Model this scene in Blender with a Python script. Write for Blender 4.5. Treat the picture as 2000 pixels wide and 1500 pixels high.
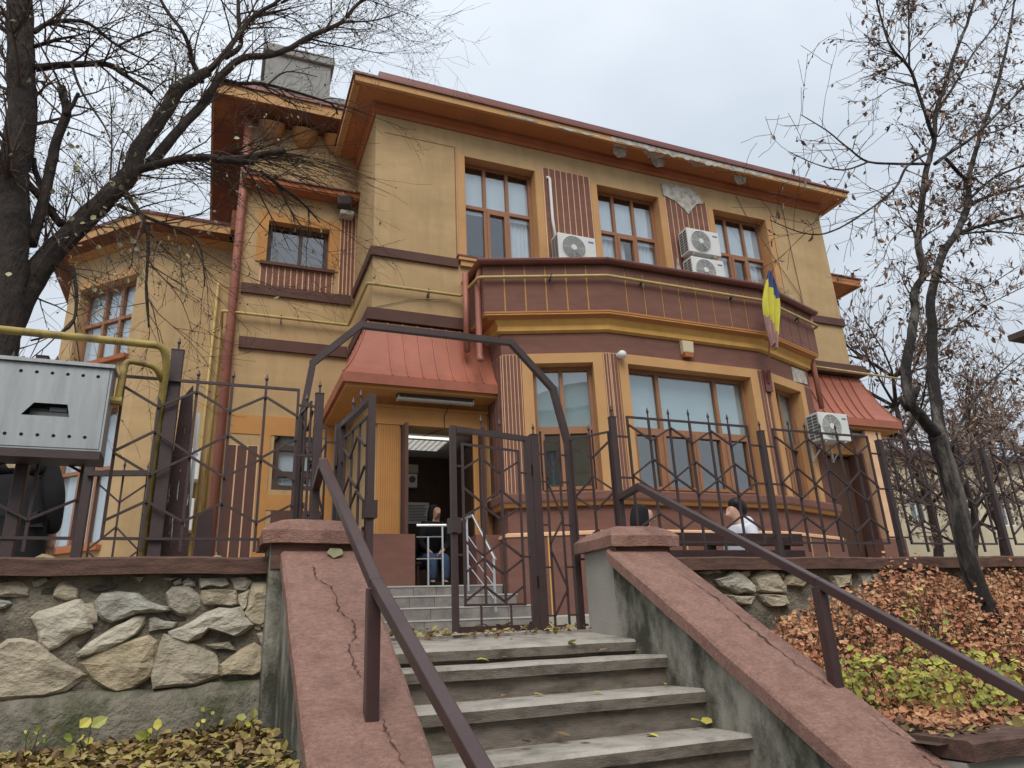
import bpy, math, random
from mathutils import Vector, Matrix, noise
random.seed(7)
S = bpy.context.scene
for o in list(bpy.data.objects): bpy.data.objects.remove(o, do_unlink=True)
COL = S.collection
R = math.radians

# ---------------------------------------------------------------- camera
# world: X right along the facade, Y away from the street, Z up; the eye is the origin
FPX, YAW, PITCH, ROLL = 1400.56, .39894, .33743, .04611
def _axes():
    cy, sy = math.cos(YAW), math.sin(YAW)
    f = Vector((sy*math.cos(PITCH), cy*math.cos(PITCH), math.sin(PITCH)))
    r = Vector((cy, -sy, 0)); d = f.cross(r)
    c, s = math.cos(ROLL), math.sin(ROLL)
    return c*r+s*d, -s*r+c*d, f
RX, DN, FW = _axes()
cam = bpy.data.cameras.new('Camera'); camo = bpy.data.objects.new('Camera', cam); COL.objects.link(camo)
m = Matrix.Identity(4)
for i in range(3): m[i][0], m[i][1], m[i][2] = RX[i], -DN[i], -FW[i]
camo.matrix_world = m
cam.sensor_width = 36; cam.lens = FPX/2000*36; cam.clip_start = .05; cam.clip_end = 2000
S.camera = camo
def P(px, py, Y):                       # photograph pixel + distance along Y -> world point
    d = RX*((px-1000)/FPX)+DN*((py-750)/FPX)+FW
    return d*(Y/d.y)

# ---------------------------------------------------------------- world, sun, exposure
SUN_EL, SUN_AZ = 52, 200
w = bpy.data.worlds.new('World'); S.world = w; w.use_nodes = True
nt = w.node_tree; N = nt.nodes; L = nt.links; N.clear()
out = N.new('ShaderNodeOutputWorld'); bg = N.new('ShaderNodeBackground')
sky = N.new('ShaderNodeTexSky'); sky.sky_type = 'NISHITA'; sky.sun_disc = False
sky.sun_elevation = R(SUN_EL); sky.sun_rotation = R(SUN_AZ); sky.dust_density = 4; sky.air_density = 1.2
tc = N.new('ShaderNodeTexCoord'); mp = N.new('ShaderNodeMapping'); mp.inputs['Scale'].default_value = (1, 1, 2.2)
nz = N.new('ShaderNodeTexNoise'); nz.inputs['Scale'].default_value = 2.1; nz.inputs['Detail'].default_value = 5; nz.inputs['Roughness'].default_value = .45
rp = N.new('ShaderNodeValToRGB')
rp.color_ramp.elements[0].position = .3; rp.color_ramp.elements[0].color = (3.6, 4.02, 4.55, 1)
rp.color_ramp.elements[1].position = .72; rp.color_ramp.elements[1].color = (5.15, 5.5, 5.9, 1)
mx = N.new('ShaderNodeMix'); mx.data_type = 'RGBA'; mx.inputs[0].default_value = .93
L.new(tc.outputs['Generated'], mp.inputs[0]); L.new(mp.outputs[0], nz.inputs['Vector']); L.new(nz.outputs['Fac'], rp.inputs[0])
L.new(sky.outputs[0], mx.inputs[6]); L.new(rp.outputs[0], mx.inputs[7])
# an overcast dome is brighter overhead than at the horizon
sxyz = N.new('ShaderNodeSeparateXYZ'); L.new(tc.outputs['Generated'], sxyz.inputs[0])
mr = N.new('ShaderNodeMapRange'); mr.inputs['From Min'].default_value = 0; mr.inputs['From Max'].default_value = 1; mr.inputs['To Min'].default_value = .95; mr.inputs['To Max'].default_value = 1.5; L.new(sxyz.outputs['Z'], mr.inputs['Value'])
vm = N.new('ShaderNodeVectorMath'); vm.operation = 'SCALE'; L.new(mx.outputs[2], vm.inputs[0]); L.new(mr.outputs[0], vm.inputs['Scale'])
L.new(vm.outputs[0], bg.inputs[0]); bg.inputs[1].default_value = .1; L.new(bg.outputs[0], out.inputs[0])
sd = bpy.data.lights.new('sun', 'SUN'); sd.energy = 1.5; sd.angle = R(35); sd.color = (1, .96, .9)
so = bpy.data.objects.new('sun', sd); COL.objects.link(so)
az = R(SUN_AZ); el = R(SUN_EL)
sdir = Vector((math.sin(az)*math.cos(el), math.cos(az)*math.cos(el), math.sin(el)))
so.rotation_euler = (-sdir).to_track_quat('-Z', 'Y').to_euler()
so.location = sdir*30
S.view_settings.view_transform = 'Standard'; S.view_settings.look = 'None'
S.view_settings.exposure = .54; S.view_settings.gamma = 1
S.render.engine = 'CYCLES'

# ---------------------------------------------------------------- materials
def lin(h, k=.15):                         # sRGB swatch, slightly greyed, to linear
    g = .3*h[0]+.55*h[1]+.15*h[2]; h = [c+(g-c)*k for c in h]
    return tuple(((c/255)/12.92 if c/255 <= .04045 else ((c/255+.055)/1.055)**2.4) for c in h)
MATS = {}
def mat(name, col, rough=.75, var=.18, vs=2.0, bump=.25, bs=60, metal=0, dirt=None, ds=1.4, dthr=(.55, .75), damt=.8,
        stretch=(1, 1, 1), spec=.35, col2=None, island=False, rnd=None, bdist=.01, dstretch=(1, 1, 1)):
    m = bpy.data.materials.new(name); m.use_nodes = True; nt = m.node_tree; n = nt.nodes; l = nt.links
    b = n['Principled BSDF']; b.inputs['Roughness'].default_value = rough; b.inputs['Metallic'].default_value = metal
    b.inputs['Specular IOR Level'].default_value = spec
    geo = n.new('ShaderNodeNewGeometry'); mp = n.new('ShaderNodeMapping'); mp.inputs['Scale'].default_value = stretch
    l.new(geo.outputs['Position'], mp.inputs[0])
    a = n.new('ShaderNodeTexNoise'); a.inputs['Scale'].default_value = vs; a.inputs['Detail'].default_value = 7; a.inputs['Roughness'].default_value = .62
    l.new(mp.outputs[0], a.inputs['Vector'])
    r = n.new('ShaderNodeValToRGB'); c2 = col2 or col
    r.color_ramp.elements[0].position = .3; r.color_ramp.elements[1].position = .7
    r.color_ramp.elements[0].color = (*[min(1, x*(1-var)) for x in col], 1)
    r.color_ramp.elements[1].color = (*[min(1, x*(1+var)) for x in c2], 1)
    l.new(a.outputs['Fac'], r.inputs[0]); cur = r.outputs[0]
    if island or rnd:
        src = geo.outputs['Random Per Island'] if island else None
        if rnd == 'object': src = n.new('ShaderNodeObjectInfo').outputs['Random']
        rr = n.new('ShaderNodeValToRGB'); els = rr.color_ramp.elements
        cols = island if island else RC[name]
        rr.color_ramp.interpolation = 'LINEAR'
        while len(els) < len(cols): els.new(.5)
        for i, c in enumerate(cols): els[i].position = i/(len(cols)-1); els[i].color = (*c, 1)
        l.new(src, rr.inputs[0])
        k = n.new('ShaderNodeMix'); k.data_type = 'RGBA'; k.blend_type = 'MULTIPLY'; k.inputs[0].default_value = 1
        l.new(rr.outputs[0], k.inputs[6]); l.new(cur, k.inputs[7]); cur = k.outputs[2]
    if dirt:
        mp2 = n.new('ShaderNodeMapping'); mp2.inputs['Scale'].default_value = dstretch; l.new(geo.outputs['Position'], mp2.inputs[0])
        e = n.new('ShaderNodeTexNoise'); e.inputs['Scale'].default_value = ds; e.inputs['Detail'].default_value = 9; e.inputs['Roughness'].default_value = .68
        l.new(mp2.outputs[0], e.inputs['Vector'])
        er = n.new('ShaderNodeMapRange'); er.inputs['From Min'].default_value = dthr[0]; er.inputs['From Max'].default_value = dthr[1]; er.inputs['To Max'].default_value = damt
        l.new(e.outputs['Fac'], er.inputs['Value'])
        k = n.new('ShaderNodeMix'); k.data_type = 'RGBA'; l.new(er.outputs[0], k.inputs[0]); l.new(cur, k.inputs[6]); k.inputs[7].default_value = (*dirt, 1); cur = k.outputs[2]
    l.new(cur, b.inputs['Base Color'])
    if bump:
        g = n.new('ShaderNodeTexNoise'); g.inputs['Scale'].default_value = bs; g.inputs['Detail'].default_value = 5; g.inputs['Roughness'].default_value = .6
        l.new(mp.outputs[0], g.inputs['Vector'])
        bp = n.new('ShaderNodeBump'); bp.inputs['Strength'].default_value = bump; bp.inputs['Distance'].default_value = bdist
        l.new(g.outputs['Fac'], bp.inputs['Height']); l.new(bp.outputs[0], b.inputs['Normal'])
    MATS[name] = m; return m
def glass(name, tint=(.86, .9, .93), ior=2.15, rough=.01):
    m = bpy.data.materials.new(name); m.use_nodes = True; nt = m.node_tree; n = nt.nodes; l = nt.links; n.clear()
    o = n.new('ShaderNodeOutputMaterial'); x = n.new('ShaderNodeMixShader'); t = n.new('ShaderNodeBsdfTransparent'); g = n.new('ShaderNodeBsdfGlossy')
    lw = n.new('ShaderNodeLayerWeight'); lw.inputs['Blend'].default_value = .5; pw = n.new('ShaderNodeMath'); pw.operation = 'POWER'; pw.inputs[1].default_value = 4
    f = n.new('ShaderNodeMapRange'); f0 = ((ior-1)/(ior+1))**2; f.inputs['To Min'].default_value = f0; l.new(lw.outputs['Facing'], pw.inputs[0]); l.new(pw.outputs[0], f.inputs['Value'])
    t.inputs[0].default_value = (*tint, 1); g.inputs['Roughness'].default_value = rough
    no = n.new('ShaderNodeTexNoise'); no.inputs['Scale'].default_value = 1.3; bp = n.new('ShaderNodeBump'); bp.inputs['Strength'].default_value = .05; bp.inputs['Distance'].default_value = .02
    geo = n.new('ShaderNodeNewGeometry'); l.new(geo.outputs['Position'], no.inputs['Vector']); l.new(no.outputs['Fac'], bp.inputs['Height']); l.new(bp.outputs[0], g.inputs['Normal'])
    l.new(f.outputs[0], x.inputs[0]); l.new(t.outputs[0], x.inputs[1]); l.new(g.outputs[0], x.inputs[2]); l.new(x.outputs[0], o.inputs[0])
    MATS[name] = m; return m
RC = {'stone': [(.54, .46, .34), (.42, .37, .28), (.58, .52, .40), (.46, .45, .40), (.50, .41, .27), (.60, .55, .45), (.40, .36, .29)]}
YEL = mat('stucco_yellow', lin((187, 153, 105)), .9, .11, 1.3, .45, 55, dirt=lin((112, 88, 58)), ds=1.5, dthr=(.46, .8), damt=.34, stretch=(1, 1, 2.2), dstretch=(2.2, 2.2, .32))
ORT = mat('stucco_trim', lin((198, 146, 90)), .85, .08, 2, .25, 70, dirt=lin((120, 84, 50)), ds=1.6, dthr=(.6, .85), damt=.4, dstretch=(2, 2, .6))
ORW = mat('stucco_orange', lin((192, 132, 68)), .85, .1, 2, .25, 70)
BRN = mat('stucco_brown', lin((126, 83, 70)), .9, .13, 2.5, .45, 60, stretch=(1, 1, 4), dirt=lin((70, 44, 40)), ds=1.8, dthr=(.55, .8), damt=.45)
BRD = mat('trim_brown', lin((96, 64, 55)), .85, .12, 3, .3, 60)
LIN = mat('groove_cream', lin((226, 176, 132)), .85, .1, 4, .1, 60)
LINY = mat('groove_yellow', lin((205, 152, 72)), .85, .12, 4, .1, 60)
FRZ = mat('frieze_orange', lin((176, 98, 56)), .85, .1, 2, .2, 60, dirt=lin((84, 50, 36)), ds=1.3, dthr=(.58, .8), damt=.5)
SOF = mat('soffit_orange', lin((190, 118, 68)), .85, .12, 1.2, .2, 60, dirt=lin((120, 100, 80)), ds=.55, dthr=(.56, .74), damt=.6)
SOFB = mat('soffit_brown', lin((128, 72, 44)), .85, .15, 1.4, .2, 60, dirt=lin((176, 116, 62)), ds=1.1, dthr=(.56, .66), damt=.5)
MET = mat('roof_metal', lin((172, 92, 66)), .5, .13, 2.2, .06, 20, metal=.1, dirt=lin((120, 70, 60)), ds=1.7, dthr=(.5, .8), damt=.5, spec=.5)
MED = mat('gutter_metal', lin((120, 64, 54)), .42, .14, 4, .05, 30, metal=.15, dirt=lin((70, 44, 40)), ds=3, dthr=(.55, .75), damt=.5, spec=.5)
PIP = mat('downpipe_metal', lin((166, 100, 82)), .5, .12, 3, .05, 30, metal=.1)
PLA = mat('bare_plaster', lin((186, 180, 168)), .95, .2, 6, .6, 40, dirt=lin((104, 94, 84)), ds=8, dthr=(.45, .7))
WIN = mat('window_wood', lin((156, 104, 70)), .55, .12, 5, .1, 90, stretch=(4, 4, 1))
WIND = mat('window_dark', lin((78, 56, 48)), .55, .12, 5, .1, 90)
GLS = glass('window_glass')
GLD = glass('window_glass_low', (.84, .9, .92), 2.4)
CUR = mat('curtain', (.86, .88, .88), .9, .06, 3, 0)
BLI = mat('blind', lin((222, 228, 228)), .85, .05, 1.5, 0)
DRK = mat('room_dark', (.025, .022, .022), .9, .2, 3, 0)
DOOR = mat('door_wood', lin((82, 56, 44)), .6, .2, 4, .1, 80, stretch=(6, 6, 1))
WHT = mat('white_paint', (.72, .72, .7), .6, .06, 3, .03, 40)
ACW = mat('ac_white', (.66, .66, .63), .5, .07, 3, .03, 40, dirt=lin((150, 142, 128)), ds=3, dthr=(.5, .8), damt=.5)
ACG = mat('ac_grille', (.10, .105, .11), .5, .1, 3, 0)
GAS = mat('gas_yellow', lin((186, 160, 92)), .5, .14, 6, .1, 40, dirt=lin((110, 80, 60)), ds=4, dthr=(.58, .72), damt=.7)
GAS2 = mat('gas_yellow_old', lin((170, 146, 70)), .6, .16, 9, .2, 60, dirt=lin((88, 70, 56)), ds=7, dthr=(.5, .66), damt=.8)
IRON = mat('fence_iron', lin((66, 48, 47)), .48, .16, 9, .15, 80, spec=.5, dirt=lin((70, 40, 30)), ds=9, dthr=(.6, .75), damt=.5)
IRO2 = mat('handrail_iron', lin((72, 50, 48)), .34, .14, 7, .1, 80, spec=.5, dirt=lin((62, 40, 34)), ds=6, dthr=(.62, .75), damt=.6)
CAP = mat('painted_cap', lin((184, 136, 119)), .92, .26, 70, 1, 160, dirt=lin((128, 90, 76)), ds=9, dthr=(.44, .78), damt=.7, stretch=(.55, 1, 1), bdist=.025)
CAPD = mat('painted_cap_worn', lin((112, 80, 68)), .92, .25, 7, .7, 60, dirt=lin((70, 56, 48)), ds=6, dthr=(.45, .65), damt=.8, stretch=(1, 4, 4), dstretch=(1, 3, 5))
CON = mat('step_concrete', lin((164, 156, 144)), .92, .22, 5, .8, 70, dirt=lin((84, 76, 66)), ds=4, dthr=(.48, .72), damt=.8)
CONR = mat('riser_concrete', lin((126, 116, 104)), .92, .25, 6, .8, 60, dirt=lin((70, 60, 50)), ds=5, dthr=(.48, .68), damt=.8, stretch=(1, 1, 5), dstretch=(1, 1, 3))  # upright faces of the stairs: shade and grime both put into this darker colour
RND = mat('render_grey', lin((158, 152, 138)), .92, .16, 3, .6, 60, dirt=lin((54, 56, 40)), ds=2.4, dthr=(.41, .56), damt=.9, dstretch=(1, 1, .55))
RNDP = mat('render_pillar', lin((166, 160, 150)), .92, .08, 3, .4, 60, dirt=lin((120, 116, 106)), ds=2, dthr=(.55, .8), damt=.5)
STN = mat('stone', (1, 1, 1), .9, .3, 12, .8, 24, rnd='object', dirt=lin((92, 80, 58)), ds=6, dthr=(.5, .72), damt=.6, bdist=.03, stretch=(.8, 1, 1.25))
STND = mat('stone_dark', lin((84, 76, 72)), .9, .25, 9, .8, 35, bdist=.02)
MOR = mat('mortar', lin((142, 132, 114)), .95, .25, 7, 1, 45, dirt=lin((62, 56, 46)), ds=5, dthr=(.46, .68), damt=.8, bdist=.03)
FOOT = mat('footing', lin((120, 114, 98)), .95, .4, 9, 1, 30, dirt=lin((62, 72, 34)), ds=3.4, dthr=(.47, .62), damt=.8, bdist=.03)
SOIL = mat('soil', lin((82, 66, 48)), .95, .3, 6, 1, 40)
PAVE = mat('courtyard_paving', lin((140, 132, 122)), .9, .15, 3, .4, 50)
ASPH = mat('asphalt', (.055, .055, .055), .9, .2, 8, .5, 120)
TILE = mat('step_tile', lin((128, 122, 116)), .6, .3, 4, .6, 22, dirt=lin((92, 84, 78)), ds=6, dthr=(.45, .7), damt=.6)
TNOS = mat('tile_nosing', lin((176, 170, 162)), .5, .1, 5, .1, 50)
BASE = mat('base_brown', lin((124, 82, 70)), .9, .12, 3, .4, 70, stretch=(1, 1, 4), dirt=lin((84, 58, 50)), ds=2, dthr=(.55, .8), damt=.5)
BARK = mat('bark_dark', lin((66, 56, 50)), .95, .35, 9, 1, 30, stretch=(1, 1, .35), dirt=lin((40, 36, 32)), ds=8, dthr=(.45, .6), damt=.7, bdist=.04)
BAR2 = mat('bark_grey', lin((108, 100, 92)), .95, .4, 12, 1, 30, stretch=(1, 1, .25), dirt=lin((40, 36, 34)), ds=5, dthr=(.40, .52), damt=.92, dstretch=(1.6, 1.6, .35), bdist=.04)
TWIG = mat('twig', lin((84, 66, 56)), .9, .25, 3, 0)
TWIF = mat('twig_far', lin((122, 104, 94)), .9, .2, 3, 0)
STL = mat('stainless', (.6, .6, .6), .25, .05, 3, 0, metal=.9)
BOX = mat('box_steel', lin((162, 166, 168)), .45, .1, 4, .12, 60, metal=.35, stretch=(6, 1, .7), dirt=lin((120, 124, 126)), ds=3, dthr=(.5, .75), damt=.5, spec=.5, dstretch=(4, 1, .6))
HOL = mat('hole_black', (.008, .008, .008), .9, .1, 3, 0)
CRK = mat('crack_dark', lin((84, 56, 48)), .95, .1, 3, 0)
PAP = mat('paper', (.82, .82, .8), .8, .05, 3, 0)
INK = mat('ink', (.12, .12, .13), .8, .05, 3, 0)
LAMP = mat('lamp_metal', lin((196, 192, 184)), .5, .06, 3, 0)
def emit(name, c, st):
    m = mat(name, c, .5, 0, 3, 0); b = m.node_tree.nodes['Principled BSDF']; b.inputs['Emission Color'].default_value = (*c, 1); b.inputs['Emission Strength'].default_value = st; return m
LIT = emit('lamp_lit', (.9, .88, .8), .75)
LMD = mat('lamp_dark', lin((72, 62, 58)), .5, .06, 3, 0)
SKN = mat('skin', lin((196, 148, 124)), .6, .06, 5, 0)
BLK = mat('cloth_black', (.012, .012, .014), .9, .3, 5, .3, 90)
WJK = mat('cloth_white', lin((214, 216, 226)), .8, .06, 5, .2, 40)
JEA = mat('denim', lin((58, 78, 110)), .9, .2, 8, .2, 200)
HAIR = mat('hair_black', (.012, .01, .01), .55, .2, 9, .3, 60, stretch=(3, 3, .5))
BLON = mat('hair_blond', lin((196, 172, 128)), .6, .2, 9, .4, 60, stretch=(4, 4, .4))
FBL = mat('flag_blue', lin((62, 74, 132)), .8, .08, 5, 0)
FYE = mat('flag_yellow', lin((206, 196, 56)), .8, .08, 5, 0)
FRE = mat('flag_red', lin((172, 128, 120)), .8, .1, 5, 0)
BEN = mat('bench_brown', lin((62, 40, 36)), .55, .2, 6, .15, 60)
BGY = mat('far_wall', lin((206, 192, 160)), .9, .1, 1, .1, 30)
BGR = mat('far_roof', lin((92, 74, 66)), .85, .15, 2, .2, 20)
CHM = mat('chimney_grey', lin((150, 148, 142)), .85, .2, 2.5, .3, 30, dirt=lin((96, 94, 90)), ds=2.5, dthr=(.5, .7), damt=.7)
LITO = mat('leaf_litter', (1, 1, 1), .7, .15, 30, 0, island=[lin(c) for c in ((132, 96, 60), (150, 118, 66), (168, 154, 70), (110, 78, 56), (158, 130, 84), (176, 164, 82), (96, 66, 46))])
SHRO = mat('leaf_orange', (1, 1, 1), .7, .15, 30, 0, island=[lin(c) for c in ((196, 126, 84), (212, 148, 100), (168, 108, 76), (218, 168, 116), (184, 134, 92), (204, 122, 86), (134, 88, 64))])
SHRY = mat('leaf_lime', (1, 1, 1), .65, .12, 30, 0, island=[lin(c) for c in ((150, 158, 60), (190, 184, 64), (122, 140, 58), (204, 190, 74), (140, 128, 56), (166, 170, 80))])
SHRR = mat('leaf_red', (1, 1, 1), .65, .12, 30, 0, island=[lin(c) for c in ((168, 48, 44), (196, 62, 54), (140, 40, 38))])
DRYL = mat('leaf_dry', (1, 1, 1), .75, .12, 30, 0, island=[lin(c) for c in ((150, 120, 100), (120, 88, 74), (172, 140, 114), (104, 74, 64), (162, 116, 88), (184, 158, 132))])
PALL = mat('leaf_pale', (1, 1, 1), .7, .12, 30, 0, island=[lin(c) for c in ((150, 156, 108), (176, 172, 120), (130, 128, 92), (164, 150, 112))])
BGL = mat('leaf_far', (1, 1, 1), .75, .12, 30, 0, island=[lin(c) for c in ((134, 106, 92), (112, 86, 76), (152, 122, 100), (98, 80, 72))])

# ---------------------------------------------------------------- mesh helpers
class MB:
    def __init__(s): s.v = []; s.f = []; s.mi = []
    def add(s, vs, fs, k=0):
        b = len(s.v); s.v += [tuple(p) for p in vs]
        for f in fs: s.f.append(tuple(b+i for i in f)); s.mi.append(k)
        return s
    def hexa(s, p, k=0):                 # p: 8 points, bottom ring 0-3, top ring 4-7
        return s.add(p, [(3, 2, 1, 0), (4, 5, 6, 7), (0, 1, 5, 4), (1, 2, 6, 5), (2, 3, 7, 6), (3, 0, 4, 7)], k)
    def box(s, x0, x1, y0, y1, z0, z1, k=0):
        return s.hexa([(x0, y0, z0), (x1, y0, z0), (x1, y1, z0), (x0, y1, z0), (x0, y0, z1), (x1, y0, z1), (x1, y1, z1), (x0, y1, z1)], k)
    def bar(s, p, q, w, h, up=(0, 0, 1), k=0):
        p = Vector(p); q = Vector(q); d = (q-p).normalized(); up = Vector(up)
        if abs(d.dot(up)) > .98: up = Vector((0, 1, 0))
        a = d.cross(up).normalized()*(w/2); b = a.cross(d).normalized()*(h/2)
        return s.hexa([p-a-b, p+a-b, q+a-b, q-a-b, p-a+b, p+a+b, q+a+b, q-a+b], k)
    def tube(s, path, rad, n=8, cap=True, k=0):
        path = [Vector(p) for p in path]
        if not hasattr(rad, '__len__'): rad = [rad]*len(path)
        t = (path[1]-path[0]).normalized(); a = t.orthogonal().normalized(); b0 = len(s.v)
        for i, p in enumerate(path):
            if 0 < i < len(path)-1: t = ((path[i+1]-p).normalized()+(p-path[i-1]).normalized())
            elif i: t = p-path[i-1]
            else: t = path[1]-p
            t = t.normalized() if t.length > 1e-9 else Vector((0, 0, 1))
            a = a-t*a.dot(t); a = a.normalized() if a.length > 1e-6 else t.orthogonal().normalized(); c = t.cross(a)
            for j in range(n):
                g = 2*math.pi*j/n; s.v.append(tuple(p+(a*math.cos(g)+c*math.sin(g))*rad[i]))
        for i in range(len(path)-1):
            for j in range(n):
                q = b0+i*n; s.f.append((q+j, q+(j+1) % n, q+n+(j+1) % n, q+n+j)); s.mi.append(k)
        if cap:
            s.f.append(tuple(b0+n-1-j for j in range(n))); e = b0+(len(path)-1)*n; s.f.append(tuple(e+j for j in range(n))); s.mi += [k, k]
        return s
    def sweep(s, pts, prof, k=0):        # closed profile [(out,z)] mitred along a plan polyline, outward to the right of travel
        n = len(pts); rings = []
        for i in range(n):
            us = []
            if i: us.append(Vector((pts[i][0]-pts[i-1][0], pts[i][1]-pts[i-1][1])).normalized())
            if i < n-1: us.append(Vector((pts[i+1][0]-pts[i][0], pts[i+1][1]-pts[i][1])).normalized())
            ns = [Vector((u.y, -u.x)) for u in us]
            nm = ns[0] if len(ns) == 1 else (ns[0]+ns[1])/(1+ns[0].dot(ns[1]))
            rings.append([(pts[i][0]+nm.x*d, pts[i][1]+nm.y*d, z) for d, z in prof])
        m = len(prof); b = len(s.v)
        for r in rings: s.v += r
        for i in range(n-1):
            for j in range(m):
                s.f.append((b+i*m+j, b+i*m+(j+1) % m, b+(i+1)*m+(j+1) % m, b+(i+1)*m+j)); s.mi.append(k)
        s.f.append(tuple(b+m-1-j for j in range(m))); s.f.append(tuple(b+(n-1)*m+j for j in range(m))); s.mi += [k, k]
        return s
    def prism(s, poly, off, k=0):        # polygon of 3D points extruded by vector off
        n = len(poly); off = Vector(off); b = len(s.v)
        s.v += [tuple(Vector(p)) for p in poly]+[tuple(Vector(p)+off) for p in poly]
        s.f.append(tuple(b+i for i in reversed(range(n)))); s.f.append(tuple(b+n+i for i in range(n)))
        for i in range(n): s.f.append((b+i, b+(i+1) % n, b+n+(i+1) % n, b+n+i))
        s.mi += [k]*(n+2); return s
def tidy(me):
    import bmesh
    bm = bmesh.new(); bm.from_mesh(me); bmesh.ops.recalc_face_normals(bm, faces=bm.faces); bm.to_mesh(me); bm.free()
def obj(name, mb, mats, parent=None, smooth=False, fix=True, bevel=0):
    me = bpy.data.meshes.new(name); me.from_pydata(mb.v, [], mb.f)
    ms = mats if isinstance(mats, (list, tuple)) else [mats]
    for x in ms: me.materials.append(x)
    if len(ms) > 1: me.polygons.foreach_set('material_index', mb.mi)
    if smooth: me.polygons.foreach_set('use_smooth', [True]*len(me.polygons))
    if fix: tidy(me)
    o = bpy.data.objects.new(name, me); COL.objects.link(o)
    if bevel:
        b = o.modifiers.new('bevel', 'BEVEL'); b.width = bevel; b.segments = 2; b.limit_method = 'ANGLE'; b.angle_limit = R(40)
    if parent: par(o, parent)
    return o
def wmat(o):
    return (wmat(o.parent) @ o.matrix_parent_inverse @ o.matrix_basis) if o.parent else o.matrix_basis.copy()
def par(o, p):
    o.parent = p; o.matrix_parent_inverse = wmat(p).inverted()
def tag(o, label=None, cat=None, group=None, kind=None):
    if label: o['label'] = label
    if cat: o['category'] = cat
    if group: o['group'] = group
    if kind: o['kind'] = kind
    return o
def thing(name, label, cat, loc=(0, 0, 0), group=None):
    e = bpy.data.objects.new(name, None); e.empty_display_size = .2; e.location = loc; COL.objects.link(e)
    return tag(e, label, cat, group)
class Frame:                             # a wall's own frame: s along it, d outward, z up
    def __init__(s, a, b):
        s.o = Vector((a[0], a[1], 0)); v = Vector((b[0]-a[0], b[1]-a[1], 0)); s.len = v.length; s.u = v.normalized(); s.n = Vector((s.u.y, -s.u.x, 0))
    def p(s, q, d, z): return s.o+s.u*q+s.n*d+Vector((0, 0, z))
    def box(s, mb, s0, s1, d0, d1, z0, z1, k=0):
        return mb.hexa([s.p(s0, d1, z0), s.p(s1, d1, z0), s.p(s1, d0, z0), s.p(s0, d0, z0), s.p(s0, d1, z1), s.p(s1, d1, z1), s.p(s1, d0, z1), s.p(s0, d0, z1)], k)
    def sx(s, X): return (X-s.o.x)/s.u.x
def wall(fr, z0, z1, holes=(), th=.3, s0=0, s1=None):
    s1 = fr.len if s1 is None else s1; mb = MB()
    ss = sorted({s0, s1, *[h[0] for h in holes], *[h[1] for h in holes]}); zs = sorted({z0, z1, *[h[2] for h in holes], *[h[3] for h in holes]})
    inh = lambda a, b: any(h[0] < a < h[1] and h[2] < b < h[3] for h in holes)
    for i in range(len(ss)-1):
        for j in range(len(zs)-1):
            a, b, c, d = ss[i], ss[i+1], zs[j], zs[j+1]
            if inh((a+b)/2, (c+d)/2): continue
            mb.add([fr.p(a, 0, c), fr.p(b, 0, c), fr.p(b, 0, d), fr.p(a, 0, d)], [(0, 1, 2, 3)])
            mb.add([fr.p(a, -th, c), fr.p(b, -th, c), fr.p(b, -th, d), fr.p(a, -th, d)], [(3, 2, 1, 0)])
    def ring(a, b, c, d, inv):
        q = [(a, c), (b, c), (b, d), (a, d)]
        for i in range(4):
            (x0, y0), (x1, y1) = q[i], q[(i+1) % 4]
            f = [fr.p(x0, 0, y0), fr.p(x1, 0, y1), fr.p(x1, -th, y1), fr.p(x0, -th, y0)]
            mb.add(f, [(0, 1, 2, 3) if inv else (3, 2, 1, 0)])
    ring(s0, s1, z0, z1, False)
    for h in holes: ring(*h, True)
    return mb
def surround(fr, h, wd, proud, mb, bottom=False, depth=.0):
    a, b, c, d = h
    fr.box(mb, a-wd, a, -depth, proud, c, d); fr.box(mb, b, b+wd, -depth, proud, c, d); fr.box(mb, a-wd, b+wd, -depth, proud, d, d+wd)
    if bottom: fr.box(mb, a-wd, b+wd, -depth, proud, c-wd, c)
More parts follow.
